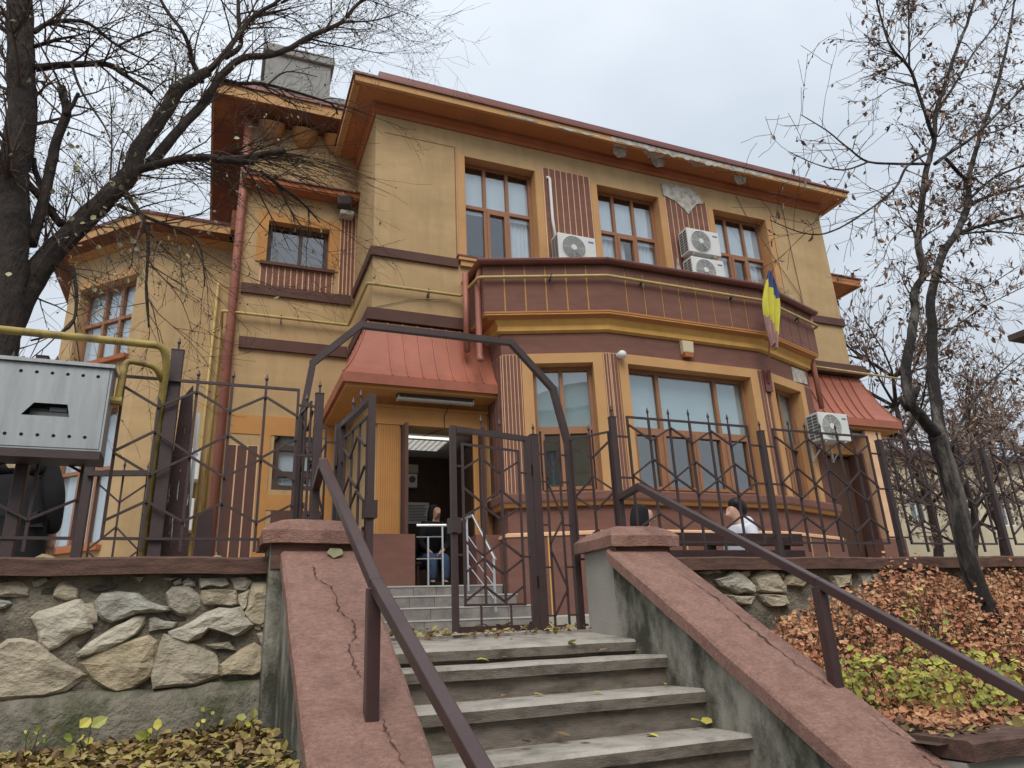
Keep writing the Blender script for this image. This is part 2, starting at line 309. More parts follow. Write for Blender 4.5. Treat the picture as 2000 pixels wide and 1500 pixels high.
def window(parent, fr, h, cols, rows, dep=.2, fw=.07, wm=None, gm=None, sash=(), name='window', skip=()):
    """frame mesh (part) with its panes (sub-parts). cols/rows: fractions of the clear opening; sash: cells with an opening light"""
    wm = wm or WIN; gm = gm or GLS
    a, b, c, d = h; mb = MB(); t = .07
    fr.box(mb, a, a+fw, -dep-t, -dep, c, d); fr.box(mb, b-fw, b, -dep-t, -dep, c, d)
    fr.box(mb, a+fw, b-fw, -dep-t, -dep, d-fw, d); fr.box(mb, a+fw, b-fw, -dep-t, -dep, c, c+fw)
    A, B, C, D = a+fw, b-fw, c+fw, d-fw
    for z in rows[1:-1]: q = C+(D-C)*z; fr.box(mb, A, B, -dep-t, -dep+.006, q-fw/2, q+fw/2)
    rz = [C+(D-C)*z for z in rows]
    for j in range(len(rows)-1):
        cc = cols[j] if isinstance(cols[0], (list, tuple)) else cols
        for x in cc[1:-1]:
            q = A+(B-A)*x; fr.box(mb, q-fw*.45, q+fw*.45, -dep-t+.004, -dep+.003, rz[j]+(fw/2 if j else 0), rz[j+1]-(fw/2 if j < len(rows)-2 else 0))
    for (i, j) in sash:
        cc = cols[j] if isinstance(cols[0], (list, tuple)) else cols
        x0, x1 = A+(B-A)*cc[i]+fw*.45, A+(B-A)*cc[i+1]-fw*.45; y0, y1 = rz[j]+(fw/2 if j else 0), rz[j+1]-fw/2; e = .05
        fr.box(mb, x0, x0+e, -dep-t, -dep+.018, y0, y1); fr.box(mb, x1-e, x1, -dep-t, -dep+.018, y0, y1)
        fr.box(mb, x0+e, x1-e, -dep-t, -dep+.018, y1-e, y1); fr.box(mb, x0+e, x1-e, -dep-t, -dep+.018, y0, y0+e)
    o = obj(name, mb, wm, parent)
    for j in range(len(rows)-1):
        cc = cols[j] if isinstance(cols[0], (list, tuple)) else cols
        for i in range(len(cc)-1):
            x0, x1 = A+(B-A)*cc[i], A+(B-A)*cc[i+1]; y0, y1 = rz[j], rz[j+1]; g = MB(); fr.box(g, x0+.01, x1-.01, -dep-.045, -dep-.037, y0+.01, y1-.01)
            obj('pane', g, gm, o)
    return o
def drape(parent, fr, s0, s1, d, z0, z1, m, amp=.02, waves=9, name='curtain'):
    mb = MB(); n = waves*4; vs = []
    for i in range(n+1):
        q = i/n; x = s0+(s1-s0)*q; y = d+amp*math.sin(q*waves*6.283+.6*math.sin(q*11))
        vs += [fr.p(x, y, z0), fr.p(x, y, z1)]
    mb.add(vs, [(2*i, 2*i+2, 2*i+3, 2*i+1) for i in range(n)]); return obj(name, mb, m, parent, smooth=True, fix=False)

# ================================================================ GROUND AND LEVELS
def struct(name, mb, m, **k): return tag(obj(name, mb, m, **k), kind='structure')
mb = MB(); mb.box(-300, 300, -300, 500, -2.4, -1.56); struct('ground', mb, ASPH)
mb = MB(); mb.box(-40, 60, 4.62, 120, -1.6, .02); struct('courtyard', mb, PAVE)
mb = MB()
def bedgrid(x0, x1, y0, y1, fz, nx, ny):
    g = MB(); vs = [(x0+(x1-x0)*i/nx, y0+(y1-y0)*j/ny, 0) for j in range(ny+1) for i in range(nx+1)]
    vs = [(x, y, fz(x, y)+.03*noise.noise(Vector((x*2, y*2, 0)))) for x, y, z in vs]
    g.add(vs, [(j*(nx+1)+i, j*(nx+1)+i+1, (j+1)*(nx+1)+i+1, (j+1)*(nx+1)+i) for j in range(ny) for i in range(nx)])
    return g
LB = lambda x, y: -.50+.07*(y-2.4)/1.9+.05*max(0, min(1, (x+.6)))
RB = lambda x, y: -.50+.14*(y-2.4)/1.9
struct('left_bed', bedgrid(-7, .36, 2.36, 4.4, LB, 50, 16), SOIL, smooth=True)
struct('right_bed', bedgrid(2.8, 10, 2.36, 4.4, RB, 50, 16), SOIL, smooth=True)

# ================================================================ STAIRS, FLANKS, PILLARS, RETAINING WALLS
XL, XR = .77, 2.44
st = thing('stone_stairs', 'worn grey concrete garden stairs rising to the open iron gate', 'stairs', ((XL+XR)/2, 3, -1.56))
mb = MB(); nx = 14
nos = [(4.02, -.05), (3.70, -.137), (3.38, -.300), (3.06, -.485), (2.74, -.66), (2.42, -.835), (2.10, -1.01), (1.78, -1.185), (1.46, -1.36)]
for i, (y, z) in enumerate(nos):
    yb = nos[i-1][0] if i else 4.9
    t = MB(); n = 22; x0, x1 = XL-.05, XR+.05; yb2 = yb+.06 if i else 4.66; vs = []
    th = .065
    for j in range(n+1):
        x = x0+(x1-x0)*j/n; e = .014*noise.noise(Vector((x*5, y*3, 2.)))+.006*noise.noise(Vector((x*21, y, 5.))); zz = z+.004*noise.noise(Vector((x*3, y, 9.)))
        zb = zz+(.055 if i == 0 else 0)
        vs += [(x, y+e, zz-th), (x, y+e-.004, zz-.016), (x, y+e+.014, zz), (x, yb2, zb), (x, yb2, zz-th)]
    fs = []; ks = []
    for j in range(n):
        for k in range(5): a = j*5+k; b2 = j*5+(k+1) % 5; fs.append((a, b2, b2+5, a+5)); ks.append(1 if k in (0, 4) else 0)  # front and underside get the darker concrete, their shade painted in with the grime
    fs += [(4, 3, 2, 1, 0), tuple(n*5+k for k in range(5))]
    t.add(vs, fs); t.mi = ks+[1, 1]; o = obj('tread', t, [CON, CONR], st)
    zb = nos[i+1][1] if i+1 < len(nos) else -1.56
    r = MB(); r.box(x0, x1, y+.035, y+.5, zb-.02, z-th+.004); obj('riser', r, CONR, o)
def flank(x0, x1, label, oh):
    t = thing('stair_flank_wall', label, 'wall', ((x0+x1)/2, 3, -1.56), 'sloping walls beside the stairs')
    f = lambda y: .5-.585*(4.2-y)
    ya, yb = 1.2, 4.22
    q = MB(); q.hexa([(x0+oh, ya, -1.57), (x1-oh, ya, -1.57), (x1-oh, yb, -1.57), (x0+oh, yb, -1.57), (x0+oh, ya, f(ya)-.07), (x1-oh, ya, f(ya)-.07), (x1-oh, yb, f(yb)-.07), (x0+oh, yb, f(yb)-.07)])
    obj('wall_body', q, RND, t)
    c = MB(); n = 30; vs = []
    m_ = 7
    for j in range(n+1):
        y = ya+(yb-ya)*j/n; z = f(y)
        e0 = .010*noise.noise(Vector((y*4, x0, 3))); e1 = .010*noise.noise(Vector((y*4, x1, 7)))
        vs += [(x0+e0, y, z-.085), (x0+e0, y, z-.014), (x0+.016+e0, y, z)]+[(x0+(x1-x0)*k/4, y, z+.004*noise.noise(Vector((k, y*5, x0)))) for k in (1, 2, 3)]+[(x1-.016+e1, y, z), (x1+e1, y, z-.014), (x1+e1, y, z-.085)]
    M = 9; fs = []
    for j in range(n):
        for k in range(M): fs.append((j*M+k, j*M+(k+1) % M, (j+1)*M+(k+1) % M, (j+1)*M+k))
    fs += [tuple(range(M)), tuple(n*M+k for k in range(M))]
    c.add(vs, fs); cap = obj('coping', c, CAP, t)
    return t, cap, f
fl, capL, FZ = flank(.345, .775, 'sloping stair wall with cracked reddish coping beside the stone retaining wall', .02)
fr_, capR, _ = flank(2.40, 2.86, 'mossy sloping stair wall with reddish coping beside the orange shrubs', .035)
def crack(pts, parent, w=.006):
    mb = MB(); pp = []
    for i in range(len(pts)-1):
        a, b = Vector((*pts[i], 0)), Vector((*pts[i+1], 0))
        for k in range(7): q = a.lerp(b, k/7); pp.append((q.x+random.uniform(-.009, .009), q.y))
    pp.append(pts[-1]); vs = []
    for i, (x, y) in enumerate(pp):
        ww = w*random.choice((.25, .5, .7, 1, 1.5))*random.uniform(.7, 1.1)*(1 if 0 < i < len(pp)-1 else .2); z = FZ(y)+.006
        vs += [(x-ww/2, y, z), (x+ww/2, y, z)]
    mb.add(vs, [(2*i, 2*i+1, 2*i+3, 2*i+2) for i in range(len(pp)-1)]); obj('crack', mb, CRK, parent, fix=False)
def onfl(px, py):                        # pixel -> point on the flank slope
    d = P(px, py, 1); y = (.5-.585*4.2)/(d.z-.585); return (d.x*y, y)
crack([onfl(*q) for q in ((612, 1105), (618, 1130), (650, 1150), (662, 1195), (690, 1215), (697, 1245), (680, 1262), (690, 1300), (705, 1325))], capL, .008)
crack([onfl(*q) for q in ((745, 1405), (758, 1440), (775, 1470), (790, 1500))], capL, .007)
crack([onfl(*q) for q in ((1325, 1120), (1400, 1170), (1460, 1222), (1520, 1270), (1570, 1310), (1620, 1340))], capR, .009)
crack([onfl(*q) for q in ((1700, 1395), (1745, 1430), (1790, 1455), (1810, 1485), (1850, 1510))], capR, .008)
def pillar(x0, x1, y0, y1, zb, zt, label, pm):
    t = thing('gate_pillar', label, 'pillar', ((x0+x1)/2, (y0+y1)/2, zb), 'gate pillars')
    b = MB(); b.box(x0, x1, y0, y1, zb, zt); obj('shaft', b, pm, t, bevel=.008)
    c = MB(); o = .045; n = 8; vs = []                # softly domed cap
    zz = [zt-.004, zt+.065, zt+.10, zt+.135, zt+.15]; ins = [0, -.006, .03, .10, .19]
    for z, i_ in zip(zz, ins):
        a0, a1, b0, b1 = x0-o+i_, x1+o-i_, y0-o+i_, y1+o-i_
        ring = []
        for (p, q) in (((a0, b0), (a1, b0)), ((a1, b0), (a1, b1)), ((a1, b1), (a0, b1)), ((a0, b1), (a0, b0))):
            for k in range(n): u = k/n; ring.append((p[0]+(q[0]-p[0])*u, p[1]+(q[1]-p[1])*u))
        vs += [(x+.012*noise.noise(Vector((x*9, y*9, z*9))), y+.012*noise.noise(Vector((x*9, y*9, z*9+5))), z+.008*noise.noise(Vector((x*7, y*7, z+9)))) for x, y in ring]
    m_ = 4*n; fs = [tuple(range(m_))]
    for r in range(4):
        for k in range(m_): fs.append((r*m_+k, r*m_+(k+1) % m_, (r+1)*m_+(k+1) % m_, (r+1)*m_+k))
    fs.append(tuple(4*m_+k for k in range(m_))); c.add(vs, fs); obj('cap', c, CAP, t)
    return t
pl = pillar(.29, .745, 4.2, 4.62, -.6, .54, 'squat gate pillar with domed reddish cap beside the stone retaining wall', RND)
pr = pillar(2.45, 2.875, 4.2, 4.64, -.6, .53, 'squat grey gate pillar with domed reddish cap beside the shrub bed', RNDP)
b = MB(); b.box(2.455, 2.87, 4.19, 4.2, .36, .528); obj('painted_band', b, CAPD, pr)
b = MB(); b.box(.295, .74, 4.19, 4.2, .4, .538); obj('painted_band', b, CAPD, pl)

# retaining walls
def rock(poly, depth, m, parent, jit=.012):
    c = sum((Vector(p) for p in poly), Vector())/len(poly); mb = MB(); vs = []
    fine = []
    n0 = len(poly)
    for i in range(n0):
        a, b = Vector(poly[i]), Vector(poly[(i+1) % n0]); fine.append(a)
        if (b-a).length > .09: fine.append((a+b)/2+Vector((random.uniform(-jit, jit), 0, random.uniform(-jit, jit))))
    n = len(fine); tilt = random.uniform(-.09, .09); tz = random.uniform(-.12, .06)
    for k, (f, d) in enumerate(((1.0, -.05), (1.0, depth*.45), (.88, depth*.9), (.5, depth*1.06))):
        for p in fine:
            q = c+(p-c)*f; e = depth*.5*noise.noise(q*7+Vector((k, 0, 0))) if k else 0
            vs.append((q.x, q.y-d-e-(tilt*(q.x-c.x)+tz*(q.z-c.z))*(k > 0), q.z+.006*noise.noise(q*15)))
    vs.append((c.x, c.y-depth*1.05, c.z)); fs = []
    for k in range(3):
        for i in range(n): fs.append((k*n+i, k*n+(i+1) % n, (k+1)*n+(i+1) % n, (k+1)*n+i))
    fs += [(3*n+i, 3*n+(i+1) % n, 4*n) for i in range(n)]
    mb.add(vs, fs); return obj('stone', mb, m, parent, smooth=False)
YW = 4.37
rw = thing('stone_retaining_wall', 'rough fieldstone retaining wall under the gas meter box', 'wall', (-3, 4.4, -.5), 'retaining walls')
def mortar(x0, x1, z0, z1, Y, amp=.022):
    g = MB(); nx, nz = int((x1-x0)/.05), int((z1-z0)/.05)
    vs = [(x0+(x1-x0)*i/nx, Y+amp*noise.noise(Vector((i*.31, j*.31, 1)))+amp*.5*noise.noise(Vector((i*.9, j*.9, 4))), z0+(z1-z0)*j/nz) for j in range(nz+1) for i in range(nx+1)]
    g.add(vs, [(j*(nx+1)+i, j*(nx+1)+i+1, (j+1)*(nx+1)+i+1, (j+1)*(nx+1)+i) for j in range(nz) for i in range(nx)])
    g.box(x0, x1, Y+.05, Y+.25, z0, z1); return g
obj('mortar', mortar(-4.2, .33, -.62, .40, YW-.014, .028), MOR, rw, smooth=True)
polysL = '''0,310 150,290 195,330 190,375 120,385 0,385|215,290 300,265 320,280 260,320 225,320|395,290 430,285 510,340 500,395 440,405 355,385 365,340|580,340 640,310 760,310 740,330 620,355
640,420 680,375 790,360 900,370 960,420 1090,455 1090,475 1000,490 900,490 740,548 690,530 650,490|220,525 260,490 480,420 520,420 590,590 470,640 390,700 330,725 275,680 265,600|545,435 610,430 640,490 640,550 600,560 570,510
525,745 600,680 760,580 880,515 955,510 930,570 880,630 800,680 600,755 540,762|975,530 1010,515 1070,545 1150,555 1120,590 1050,600 980,610|1090,370 1130,330 1230,320 1300,380 1305,450 1250,490 1170,495 1110,460
1320,350 1400,343 1530,350 1540,430 1500,440 1330,440 1310,400|1300,290 1310,265 1470,265 1490,310 1440,325 1310,330|1190,290 1230,265 1270,290 1270,320 1200,322|1130,290 1180,265 1185,305 1140,312
1500,270 1590,262 1640,290 1600,350 1530,340|1640,310 1720,300 1790,340 1780,500 1690,570 1640,560 1590,500 1620,400|1120,610 1200,580 1330,500 1420,465 1550,460 1630,570 1520,640 1360,600 1310,650 1220,675 1130,650
0,740 80,680 160,670 240,690 330,760 430,830 555,890 420,985 300,1025 0,1040|540,820 640,750 960,655 1010,690 1005,790 970,900 870,970 770,995 700,970 620,920|1040,740 1080,645 1160,660 1390,750 1425,830 1420,890 1270,945 1020,965 1010,900
1440,830 1500,780 1650,690 1690,720 1700,820 1690,870 1640,890 1450,890|1340,700 1490,675 1535,730 1400,725|1670,625 1750,600 1770,640 1760,690 1700,690|1550,380 1620,350 1600,450 1580,470 1550,420|0,410 70,415 80,430 40,460 0,470
230,345 350,320 340,370 240,375|500,700 620,610 600,640 530,720|880,260 940,262 910,292|1060,262 1160,262 1110,280|1650,580 1700,570 1690,605 1660,600|1680,500 1790,490 1780,585 1700,580|1060,480 1180,500 1290,480 1210,540 1120,540'''
darks = {3, 25, 26, 31}
k = 0; stones = []
for row in polysL.split('\n'):
    for s_ in row.split('|'):
        pts = [tuple(map(float, q.split(','))) for q in s_.split()]
        w3 = [P(x*.3, 1050+y*.3, YW) for x, y in pts]; cc_ = sum(w3, Vector())/len(w3); w3 = [cc_+(v_-cc_)*1.11 for v_ in w3]
        big = max((a-b).length for a in w3 for b in w3)
        stones.append(rock(w3, min(.085, .03+.09*big) if k not in darks else .015, STND if k in darks else STN, rw)); k += 1
for o in stones[:12]+stones[17:21]:                   # the wall runs on beyond the photograph's edge
    c = o.copy(); COL.objects.link(c); c.location.x -= 1.24; c.scale = (1.0, 1, 1)
g = MB(); nx = 80; vs = []
for i in range(nx+1):
    x = -4.2+(4.53)*i/nx; h = -.165+.02*noise.noise(Vector((x*3, 0, 0)))+.012*noise.noise(Vector((x*11, 0, 0)))
    for (d, z) in ((0, -.75), (.14+.02*noise.noise(Vector((x*4, 1, 0))), -.75), (.115+.02*noise.noise(Vector((x*4, 2, 0))), -.42), (.10+.02*noise.noise(Vector((x*5, 3, 0))), -.25), (.075, h-.02), (.02, h), (-.05, h)): vs.append((x, YW-d, z))
g.add(vs, [(i*7+j, i*7+j+1, (i+1)*7+j+1, (i+1)*7+j) for i in range(nx) for j in range(6)]); obj('footing', g, FOOT, rw, smooth=True)
def coping(x0, x1, z0, z1, y0, y1, parent):
    g = MB(); n = int((x1-x0)/.06); vs = []
    for i in range(n+1):
        x = x0+(x1-x0)*i/n; e = .012*noise.noise(Vector((x*3, z0, 0)))+.006*noise.noise(Vector((x*14, z0, 2))); f = .008*noise.noise(Vector((x*4, z1, 7)))
        vs += [(x, y0+e, z0+f), (x, y0+e-.004, z1-.012+f), (x, y0+e+.014, z1+f), (x, y1, z1), (x, y1, z0)]
    fs = [(i*5+k, i*5+(k+1) % 5, (i+1)*5+(k+1) % 5, (i+1)*5+k) for i in range(n) for k in range(5)]+[(4, 3, 2, 1, 0), tuple(n*5+k for k in range(5))]
    g.add(vs, fs); return obj('coping', g, CAPD, parent)
coping(-4.2, .33, .385, .475, 4.28, 4.62, rw)
rr = thing('stone_retaining_wall', 'fieldstone retaining wall rising behind the orange shrubs', 'wall', (5, 4.4, -.5), 'retaining walls')
obj('mortar', mortar(2.86, 11, -.62, .40, YW), MOR, rr, smooth=True)
coping(2.86, 11, .375, .465, 4.28, 4.62, rr)
polysR = '300,205 400,150 440,160 530,240 530,275 440,280 330,240|510,190 590,140 650,160 690,240 690,275 540,260|690,180 740,160 830,200 780,240 690,235|450,160 500,150 500,185 460,190|230,160 330,150 340,165 270,180|660,165 690,170 685,195 670,190|930,180 1050,170 1050,230 960,250|1090,165 1200,160 1210,220 1110,230|540,285 700,285 720,340 600,350|360,280 520,290 500,340 400,330'
for s_ in polysR.split('|'):
    w3 = [P(1280+float(q.split(',')[0])*.36, 1060+float(q.split(',')[1])*.36, YW) for q in s_.split()]
    big = max((a-b).length for a in w3 for b in w3); rock(w3, min(.08, .03+.09*big), STN, rr)
# low street-side walls that hold the beds
for (x0, x1, lab) in ((2.86, 11, 'low pale street wall with reddish coping below the shrub bed'), (-7, .345, 'low pale street wall with reddish coping below the leaf-strewn bed')):
    t = thing('low_street_wall', lab, 'wall', ((x0+x1)/2, 2.4, -1.56), 'low walls along the street')
    q = MB(); q.box(x0, x1, 2.3, 2.5, -1.57, -.56); obj('wall_body', q, RNDP, t)
    z1 = -.475 if x0 > 0 else -.5; coping(x0, x1, z1-.075, z1, 2.25, 2.55, t)
mb = MB(); mb.box(XL-.1, XR+.1, 1.2, 1.9, -1.57, -1.545); obj('footplate', mb, CON, st)
mb = MB(); mb.hexa([(XL-.06, 4.6, -.2), (XR+.06, 4.6, -.2), (XR+.06, 8.9, -.2), (XL-.06, 8.9, -.2), (XL-.06, 4.6, .0), (XR+.06, 4.6, .0), (XR+2.0, 8.9, .062), (XL-.06, 8.9, .062)]); struct('entrance_path', mb, CON)

# ================================================================ THE HOUSE
YF, X0, X1 = 10.3, 2.0, 12.06           # main front
BPL = [(3.91, 9.655), (5.52, 9.10), (8.54, 9.10), (10.15, 9.655)]   # plan of the bay
H = thing('town_house', 'ochre two-storey villa with brown trim, polygonal bay and red metal canopies', 'house', (7.03, 12, 0))
F0 = Frame((X0, YF), (X1, YF)); sx = F0.sx
W_UP = [(sx(a), sx(b), 6.16, 8.25) for a, b in ((3.6, 5.01), (6.31, 7.74), (9.06, 10.46))]
DOORS = [(sx(2.50), sx(3.72), .70, 3.07), (sx(10.34), sx(11.56), .70, 3.07)]
obj('front_wall', wall(F0, -.3, 9.0, W_UP+DOORS, .34), YEL, H)
SL = Frame((X0, 12.3), (X0, YF)); obj('side_wall', wall(SL, -.3, 9.0, (), .3, 0, SL.len-.345), YEL, H)
SR = Frame((X1, YF), (X1, 17)); obj('side_wall', wall(SR, -.3, 9.0, (), .3, .345), YEL, H)
mb = MB(); mb.box(X0, X1, 16.7, 17, -.3, 9.0); mb.box(-.0, X0-.002, 16.7, 17, -.3, 9.4); obj('back_wall', mb, YEL, H)
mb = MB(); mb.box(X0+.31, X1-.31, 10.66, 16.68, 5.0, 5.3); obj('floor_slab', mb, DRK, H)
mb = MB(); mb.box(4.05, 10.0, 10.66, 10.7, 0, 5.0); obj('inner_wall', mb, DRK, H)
# shallow groove of the wall panel beside the first window, thin wear lines
JNT = mat('joint', lin((150, 92, 56)), .9, .1, 3, 0)
for a0, a1, b0, b1 in ((sx(3.43)-.008, sx(3.43)+.008, 6.1, 8.39), (sx(10.62)-.008, sx(10.62)+.008, 6.1, 8.39), (.15, sx(3.43)-.009, 8.375, 8.39), (sx(10.63), F0.len-.15, 8.375, 8.39)):
    mb = MB(); F0.box(mb, a0, a1, 0, .004, b0, b1); obj('render_joint', mb, JNT, H)

# upper windows with splayed orange reveals
for i, h in enumerate(W_UP):
    mb = MB()
    a, b, c, d = h; e = .012
    F0.box(mb, a, a+e, -.2, .006, c, d); F0.box(mb, b-e, b, -.2, .006, c, d); F0.box(mb, a+e, b-e, -.2, .006, d-e, d); F0.box(mb, a+e, b-e, -.2, .004, c, c+e)
    F0.box(mb, a-.13, a, 0, .012, c-.04, d+.0); F0.box(mb, b, b+.13, 0, .012, c-.04, d+.0)
    sr = obj('window_surround', mb, ORT, H)
    w_ = window(H, F0, (a+e, b-e, c+e, d-e), (0, .30, .655, 1), (0, .56, 1), .2, .065, sash=((1, 0),))
    drape(w_, F0, a+.03, b-.03, -.262, c+(d-c)*.5, d-.17, CUR, .006, 5)
    if i != 0: drape(w_, F0, a+.03, a+(b-a)*(.5 if i == 1 else .42), -.33, c, c+(d-c)*.6, CUR, .02, 6)
    drape(w_, F0, b-(b-a)*.3, b-.03, -.33, c, c+(d-c)*.6, CUR, .02, 5)
    s_ = MB(); F0.box(s_, a-.16, b+.16, .0, .09, 6.06, 6.12); F0.box(s_, a-.12, b+.12, 0, .06, 5.96, 6.06); obj('sill', s_, BRD if i else ORT, w_)
    s_ = MB(); F0.box(s_, a-.18, b+.18, 0.0, .1, 6.121, 6.15); obj('sill_flashing', s_, MED, w_)

def striped(fr, s0, s1, z0, z1, n, base, parent, stripm=None, linem=None, gap=.021, name='pilaster', grain=False):
    """cream render recess (part) carrying one brown strip per groove (sub-parts)"""
    g = MB(); fr.box(g, s0, s1, 0, base, z0, z1); o = obj(name, g, linem or LIN, parent)
    w_ = (s1-s0-gap*(n+1))/n
    for i in range(n):
        q = MB(); a = s0+gap+i*(w_+gap); fr.box(q, a, a+w_, base-.002, base+.007, z0+.01, z1-.01); obj('strip', q, stripm or BRN, o)
    return o
p1_ = striped(F0, sx(5.16), sx(6.17), 5.6, 8.36, 8, .012, H)
p2_ = striped(F0, sx(7.88), sx(8.91), 5.6, 8.36, 8, .012, H)
def flat_patch(parent, fr, pts, d0, d1, m=PLA, name='bare_patch'):
    q = MB(); q.prism([fr.p(s, d0, z) for s, z in pts], fr.n*(d1-d0)); return obj(name, q, m, parent)
flat_patch(H, F0, [(sx(a), z) for a, z in ((7.86, 8.30), (7.83, 8.56), (7.98, 8.62), (8.5, 8.60), (8.72, 8.52), (8.83, 8.30), (8.66, 8.26), (8.5, 8.08), (8.42, 7.96), (8.3, 8.08), (8.12, 8.22))], .001, .034)
flat_patch(H, F0, [(sx(a), z) for a, z in ((7.9, 5.8), (8.02, 5.8), (8.06, 6.6), (7.98, 6.9), (7.91, 6.4))], .02, .031)

# bands
GP = [(X0, 12.0), (X0, YF), (X1, YF), (X1, 12.0)]
def band(pts, d, z0, z1, m, name='string_course', back=-.004):
    q = MB(); q.sweep(pts, [(back, z0), (d, z0), (d, z1), (back, z1)]); return obj(name, q, m, H)
band([(X0, 11.94), (X0, YF), (3.44, YF)], .05, 5.92, 6.08, BRD); band([(10.62, YF), (X1, YF), (X1, 12.0)], .05, 5.92, 6.08, BRD)
band([(X0, 11.94), (X0, YF), (3.62, YF)], .09, 4.76, 4.96, BRD, 'cornice'); band([(10.45, YF), (X1, YF), (X1, 12.0)], .2, 4.76, 4.96, BRD, 'cornice')
q = MB(); q.sweep([(X0, 12), (X0, YF), (X1, YF), (X1, 12)], [(-.004, 8.74), (.03, 8.74), (.05, 8.79), (.05, 8.84), (.075, 8.88), (.075, 8.955), (-.004, 8.955)]); obj('frieze', q, FRZ, H)
# eaves and roof
EX0, EX1, EY = 1.54, 12.52, 9.83
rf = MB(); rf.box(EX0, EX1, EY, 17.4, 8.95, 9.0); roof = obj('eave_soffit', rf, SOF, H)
q = MB(); n = 60; vs = []
for i in range(n+1):                      # slightly uneven rendered fascia
    x = EX0+(EX1-EX0)*i/n; e = .006*noise.noise(Vector((x*2, 0, 0)))+(.012*noise.noise(Vector((x*7, 3, 0))) if x > 5 else 0)
    vs += [(x, EY-.012+e, 8.93+e), (x, EY-.012, 9.055), (x, EY+.1, 9.055), (x, EY+.1, 8.955+.0)]
q.add(vs, [(i*4+k, i*4+(k+1) % 4, (i+1)*4+(k+1) % 4, (i+1)*4+k) for i in range(n) for k in range(4)]+[(3, 2, 1, 0), tuple(n*4+k for k in range(4))])
q.box(EX0-.012, EX0+.1, EY+.1, 17.4, 8.93, 9.055); q.box(EX1-.1, EX1+.012, EY+.1, 17.4, 8.93, 9.055); obj('fascia', q, ORT, H)
q = MB(); q.box(EX0-.04, EX1+.04, EY-.045, 17.45, 9.056, 9.10)
q.add([(EX0+.42, EY+.07, 9.10), (EX1-.9, EY+.07, 9.10), (EX1-.9, EY+.10, 9.30), (EX0+.42, EY+.10, 9.34), (EX0+.42, 17, 9.10), (EX1-.9, 17, 9.10), (EX1-.95, 16.9, 9.34), (EX0+.45, 16.9, 9.34)], [(0, 1, 2, 3), (3, 2, 6, 7), (1, 5, 6, 2), (0, 3, 7, 4), (4, 7, 6, 5)])
q.add([(EX0, EY, 9.1), (EX1, EY, 9.1), (EX1, 17.4, 9.1), (EX0, 17.4, 9.1), (5, 13.5, 10.5), (9, 13.5, 10.5)], [(0, 1, 5, 4), (1, 2, 5), (2, 3, 4, 5), (3, 0, 4)])
obj('roof', q, MED, H, fix=False)
# flaking plaster along the eave: one ragged strip where the render has gone, with patches behind it
random.seed(21)
def ragged(xa, xb, hi, lo, amp, n):
    up = [(xa+(xb-xa)*i/n, hi-.012*abs(noise.noise(Vector((i*.7, xa, 0))))) for i in range(n+1)]
    dn = [(xa+(xb-xa)*i/n, lo-amp*(.5+noise.noise(Vector((i*.33, xa, 5)))+.5*noise.noise(Vector((i*.9, xa, 8))))*math.sin(math.pi*min(1, max(.05, i/n)))) for i in range(n, -1, -1)]
    vs = [(x, EY-.018, z) for x, z in up]+[(x, EY-.018, z) for x, z in dn]+[(x, EY-.005, z) for x, z in up]+[(x, EY-.005, z) for x, z in dn]; m_ = n+1; q = MB()
    q.add(vs, [(i, i+1, 2*m_-2-i, 2*m_-1-i) for i in range(n)]+[(2*m_-1-i, 2*m_-2-i, 4*m_-2-i, 4*m_-1-i) for i in range(n)]+[(i+1, i, 2*m_+i, 2*m_+i+1) for i in range(n)]); return obj('bare_patch', q, PLA, H)
ragged(6.45, 10.4, 9.05, 8.96, .07, 90); ragged(10.5, 11.7, 9.0, 8.965, .04, 24); ragged(4.3, 4.9, 8.99, 8.955, .03, 14); ragged(5.2, 6.2, 8.985, 8.955, .03, 20)
for (x, wd, dp_) in ((6.7, .5, .22), (7.5, .8, .3), (8.5, .7, .2), (9.4, .9, .16), (10.0, .5, .12)):
    n = 12; pts = [(x-wd/2+wd*i/n, EY-.002) for i in range(n+1)]+[(x+wd/2-wd*i/n, EY+.01+dp_*math.sin(math.pi*(i+.01)/n)*(.55+.6*noise.noise(Vector((i*.8, x, 2))))) for i in range(n+1)]
    q = MB(); q.prism([(a_, y, 8.9485) for a_, y in pts], (0, 0, -.006)); obj('bare_patch', q, PLA, H)
for (x, y, a) in ((6.72, 9.98, .35), (7.62, 10.0, .5), (9.62, 9.95, .4)):
    q = MB(); q.prism([(x-.14, y, 8.945), (x+.16, y-.02, 8.94), (x+.2, y+.08, 8.85), (x+.02, y+.1, 8.80), (x-.1, y+.06, 8.86)], (0.0, .012, .01)); obj('hanging_flake', q, PLA, H)

# ---- lower bay
FB = [Frame(BPL[i], BPL[i+1]) for i in range(3)]
RL = Frame((3.91, YF), BPL[0]); RR = Frame(BPL[3], (10.15, YF))
bl = FB[0].len
WB = [[(.46, 1.44, 1.95, 3.99)], [(.29, FB[1].len-.29, 1.95, 3.99)], [(bl-1.44, bl-.46, 1.95, 3.99)]]
for i in range(3): obj('bay_wall', wall(FB[i], -.2, 4.74, WB[i], .22, .0005, FB[i].len-.0005), BRN, H)
for f in (RL, RR): obj('bay_wall', wall(f, -.2, 4.74, (), .2, 0.004, f.len-.0005), BRN, H)
BP = [(3.91, YF-.002), *BPL, (10.15, YF-.002)]
q = MB(); q.sweep(BP, [(-.1, 4.5), (.02, 4.49), (.06, 4.52), (.055, 4.6), (.09, 4.66), (.11, 4.735), (-.1, 4.735)]); obj('bay_cornice', q, LINY, H)
